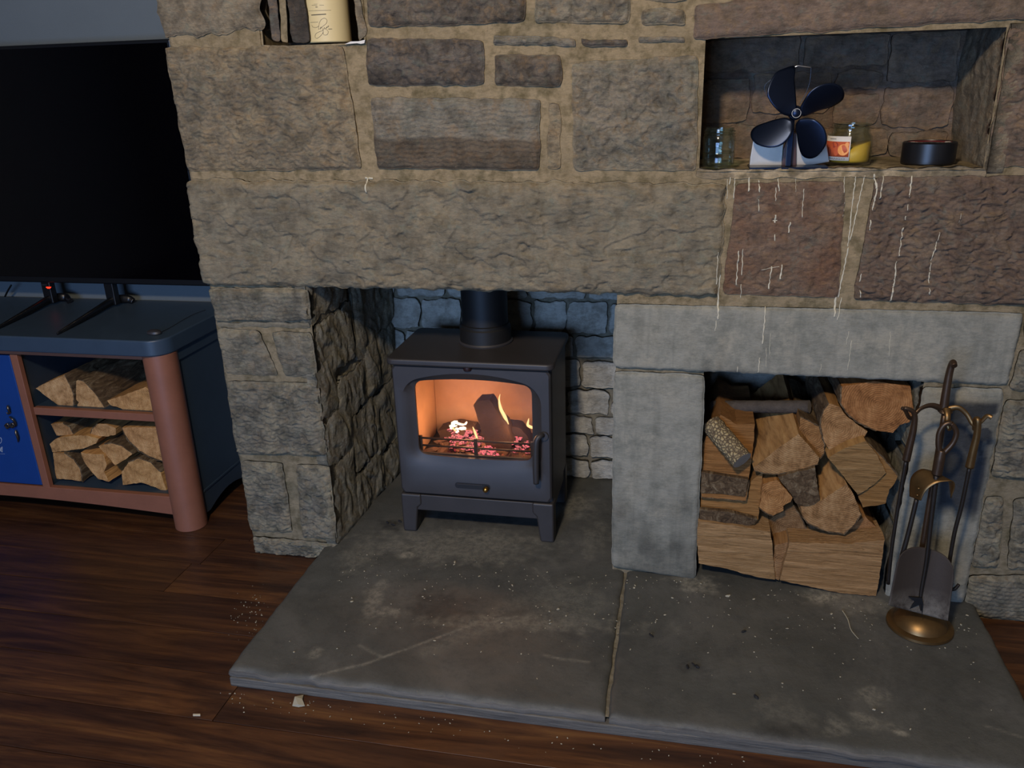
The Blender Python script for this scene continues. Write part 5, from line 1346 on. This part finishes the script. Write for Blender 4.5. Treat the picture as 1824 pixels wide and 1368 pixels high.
clog([(875, 812), (1000, 808), (1150, 812), (1165, 1050), (1080, 1020), (1000, 975), (930, 910), (895, 860)], .14, .30, [(3, 8)], 'large half round log with thick bark at the right of the lower shelf', seed=38, tintc=(1.05, .92, .78), bark_t=.007)
clog([(380, 992), (460, 992), (530, 1040), (575, 1110), (588, 1196), (500, 1185), (402, 1178), (388, 1080)], .13, .30, [(1, 4)], 'quarter log with a curved bark back at the bottom left of the cabinet', seed=39, tintc=(.95, .84, .7), bark_t=.006)
clog([(578, 990), (650, 1000), (742, 1002), (765, 1080), (745, 1130), (782, 1200), (700, 1178), (650, 1120), (605, 1060)], .125, .30, [], 'pale log split open at its lower corner in the bottom middle of the cabinet', seed=40, tintc=(1.1, .98, .82))
clog([(870, 1130), (920, 1060), (1000, 1030), (1080, 1060), (1150, 1130), (1200, 1280), (1100, 1235), (1010, 1205), (940, 1215), (880, 1222)], .13, .30, [(1, 4)], 'broad pale log with a hollow underside at the bottom right of the cabinet', seed=41, tintc=(1.05, .94, .76))
# small gadget with cable on the cabinet
ge = G(275, 595, .584)
gad = empty('small_gadget', tuple(ge), 'small dark oval gadget with a thin cable on the cabinet top corner', 'gadget')
lathe('case', [(0, 0), (.016, 0), (.020, .003), (.018, .009), (.010, .013), (0, .014)], (ge[0], ge[1], .584), simple('gadget_plastic', '2c2a2c', .45), gad, 28, sc=(1.15, .8))
tube('cable', [([(ge[0]+.012, ge[1], .588), G(300, 585, .5855), G(340, 562, .5855), G(366, 552, .5855)], .0010)], simple('cable_dark', '20262e', .6), gad, 6)

# ============================================================ TELEVISION
TY = .385
MT['tv_black'] = simple('tv_plastic', '0d0e11', .35)
t = NT('tv_screen'); t.set('020204', .09, 0, .5); MT['screen'] = t.m
bl_ = F(366, 511, TY); z0 = .664; z1 = 1.392; x1 = bl_[0]+.014; x0 = x1-1.235
tv = empty('television', ((x0+x1)/2, TY+.03, .584), 'large flat black television switched off on the blue cabinet', 'television')
boxo('housing', x0, x1, TY, TY+.045, z0, z1, MT['tv_black'], tv, .006, 3)
boxo('screen', x0+.009, x1-.009, TY-.0012, TY+.002, z0+.020, z1-.010, MT['screen'], tv, .0005)
led = F(86, 513, TY-.004)
prism('standby_light', [(led[0]-.009, led[2]+.003), (led[0]+.009, led[2]+.003), (led[0]+.004, led[2]-.002), (led[0]-.004, led[2]-.002)], 'y', TY-.004, TY, emis('standby_led', 'ff3018', 2.5, None, 1, -1, -.5), tv)
lg = F(79, 507.5, TY-.001)
boxo('badge', lg[0]-.009, lg[0]+.009, TY-.0012, TY, lg[2]-.0012, lg[2]+.0012, simple('badge_silver', '5c6068', .3, .8), tv, 0)
def tv_foot(px):
    a = G(px[0], px[1], .585); m_ = F(px[2], px[3], TY+.02); m_[2] = .600; b = G(px[4], px[5], .585)
    tube('tv_foot', [([a+[0, 0, .004], (a*.4+m_*.6)+[0, 0, .004], m_+[0, 0, .004], m_+[.02, .04, .0], b+[0, 0, .006]], [.004, .012, .015, .014, .011])], MT['tv_black'], tv, 10, .55)
    boxo('foot_neck', m_[0]-.018, m_[0]+.016, TY+.008, TY+.034, .590, z0+.02, MT['tv_black'], tv, .004)
tv_foot((102, 597, 205, 548, 238, 540)); tv_foot((-10, 590, 95, 548, 125, 540))
tube('power_cable', [([F(20, 508, .44), F(14, 518, .45), F(9, 528, .46)], .003)], MT['tv_black'], tv, 8)

# ============================================================ SMALL DEBRIS
MT['pale_chip'] = simple('pale_bark_chip', '9a937f', .8)
lf = [G(x, y, -.0445) for x, y in ((521, 1258), (526, 1246), (541, 1239), (539, 1250), (543, 1258), (532, 1260))]
def leafy(name, pts, zoff, mat, label, cat):
    V = [(p[0], p[1], p[2]+.0005) for p in pts] + [(p[0], p[1], p[2]+.0025+zoff*(i % 2)) for i, p in enumerate(pts)]
    n = len(pts); Fs = [tuple(range(n))[::-1], tuple(range(n, 2*n))] + [(i, (i+1) % n, n+(i+1) % n, n+i) for i in range(n)]
    me = bpy.data.meshes.new(name); me.from_pydata(V, [], Fs); me.update(); o = link(name, me, mat); recenter(o, V[0]); return tag(o, label, cat)
leafy('dry_leaf', lf, .006, MT['pale_chip'], 'pale crumpled dry leaf on the floor just below the hearth edge', 'leaf')
leafy('match_stick', [G(x, y, -.0445) for x, y in ((344, 1273), (357, 1273), (357, 1276), (344, 1276))], 0, simple('stick_white', 'b5ad98', .7), 'tiny pale stick on the dark floorboards left of the leaf', 'stick')
tw = tube('twig', [([G(1500, 1087, .003), G(1510, 1103, .003), G(1516, 1122, .003), G(1529, 1138, .003)], [.0012, .0014, .0012, .0008])], MT['pale_chip'], None, 6); tag(tw, 'thin pale twig lying on the right hearth slab', 'twig')
rnd = random.Random(21); bm = bmesh.new()
for _ in range(420):
    x = rnd.uniform(-.9, .72); y = -.02-abs(rnd.gauss(0, .22))
    if y < -.53: continue
    r = abs(rnd.gauss(0, 1))*.0009+.0005
    chunk(bm, (x, y, .0016), r, rnd, (2.2 if rnd.random() < .3 else 1, 1, .6))
tag(bm_obj('wood_crumbs', bm, MT['pale_chip'], None, False), 'scatter of pale wood crumbs and splinters over the hearth', 'debris', kind='stuff')
bm = bmesh.new()
for _ in range(160):
    if rnd.random() < .5: x, y = G(450+rnd.gauss(0, 18), 1100+rnd.gauss(0, 25), -.045)[:2]
    else: x = rnd.uniform(-1.0, .3); y = -.565-abs(rnd.gauss(0, .03))
    chunk(bm, (x, y, -.0445), rnd.uniform(.0005, .0016), rnd, (1.6, 1, .6))
tag(bm_obj('wood_crumbs', bm, MT['pale_chip'], None, False), 'scatter of pale wood crumbs on the floorboards along the hearth edge', 'debris', kind='stuff')
bm = bmesh.new()
for px, py in ((1225, 1187), (1235, 1183), (1242, 1187), (1160, 1131), (1347, 1241), (1325, 1124), (690, 930), (700, 934), (712, 928)):
    p = G(px, py, .004); chunk(bm, tuple(p), .004, rnd, (2, 1, .6))
tag(bm_obj('charcoal_bits', bm, simple('charcoal', '141416', .8), None, False), 'few black charcoal bits lying on the hearth slabs', 'debris', kind='stuff')
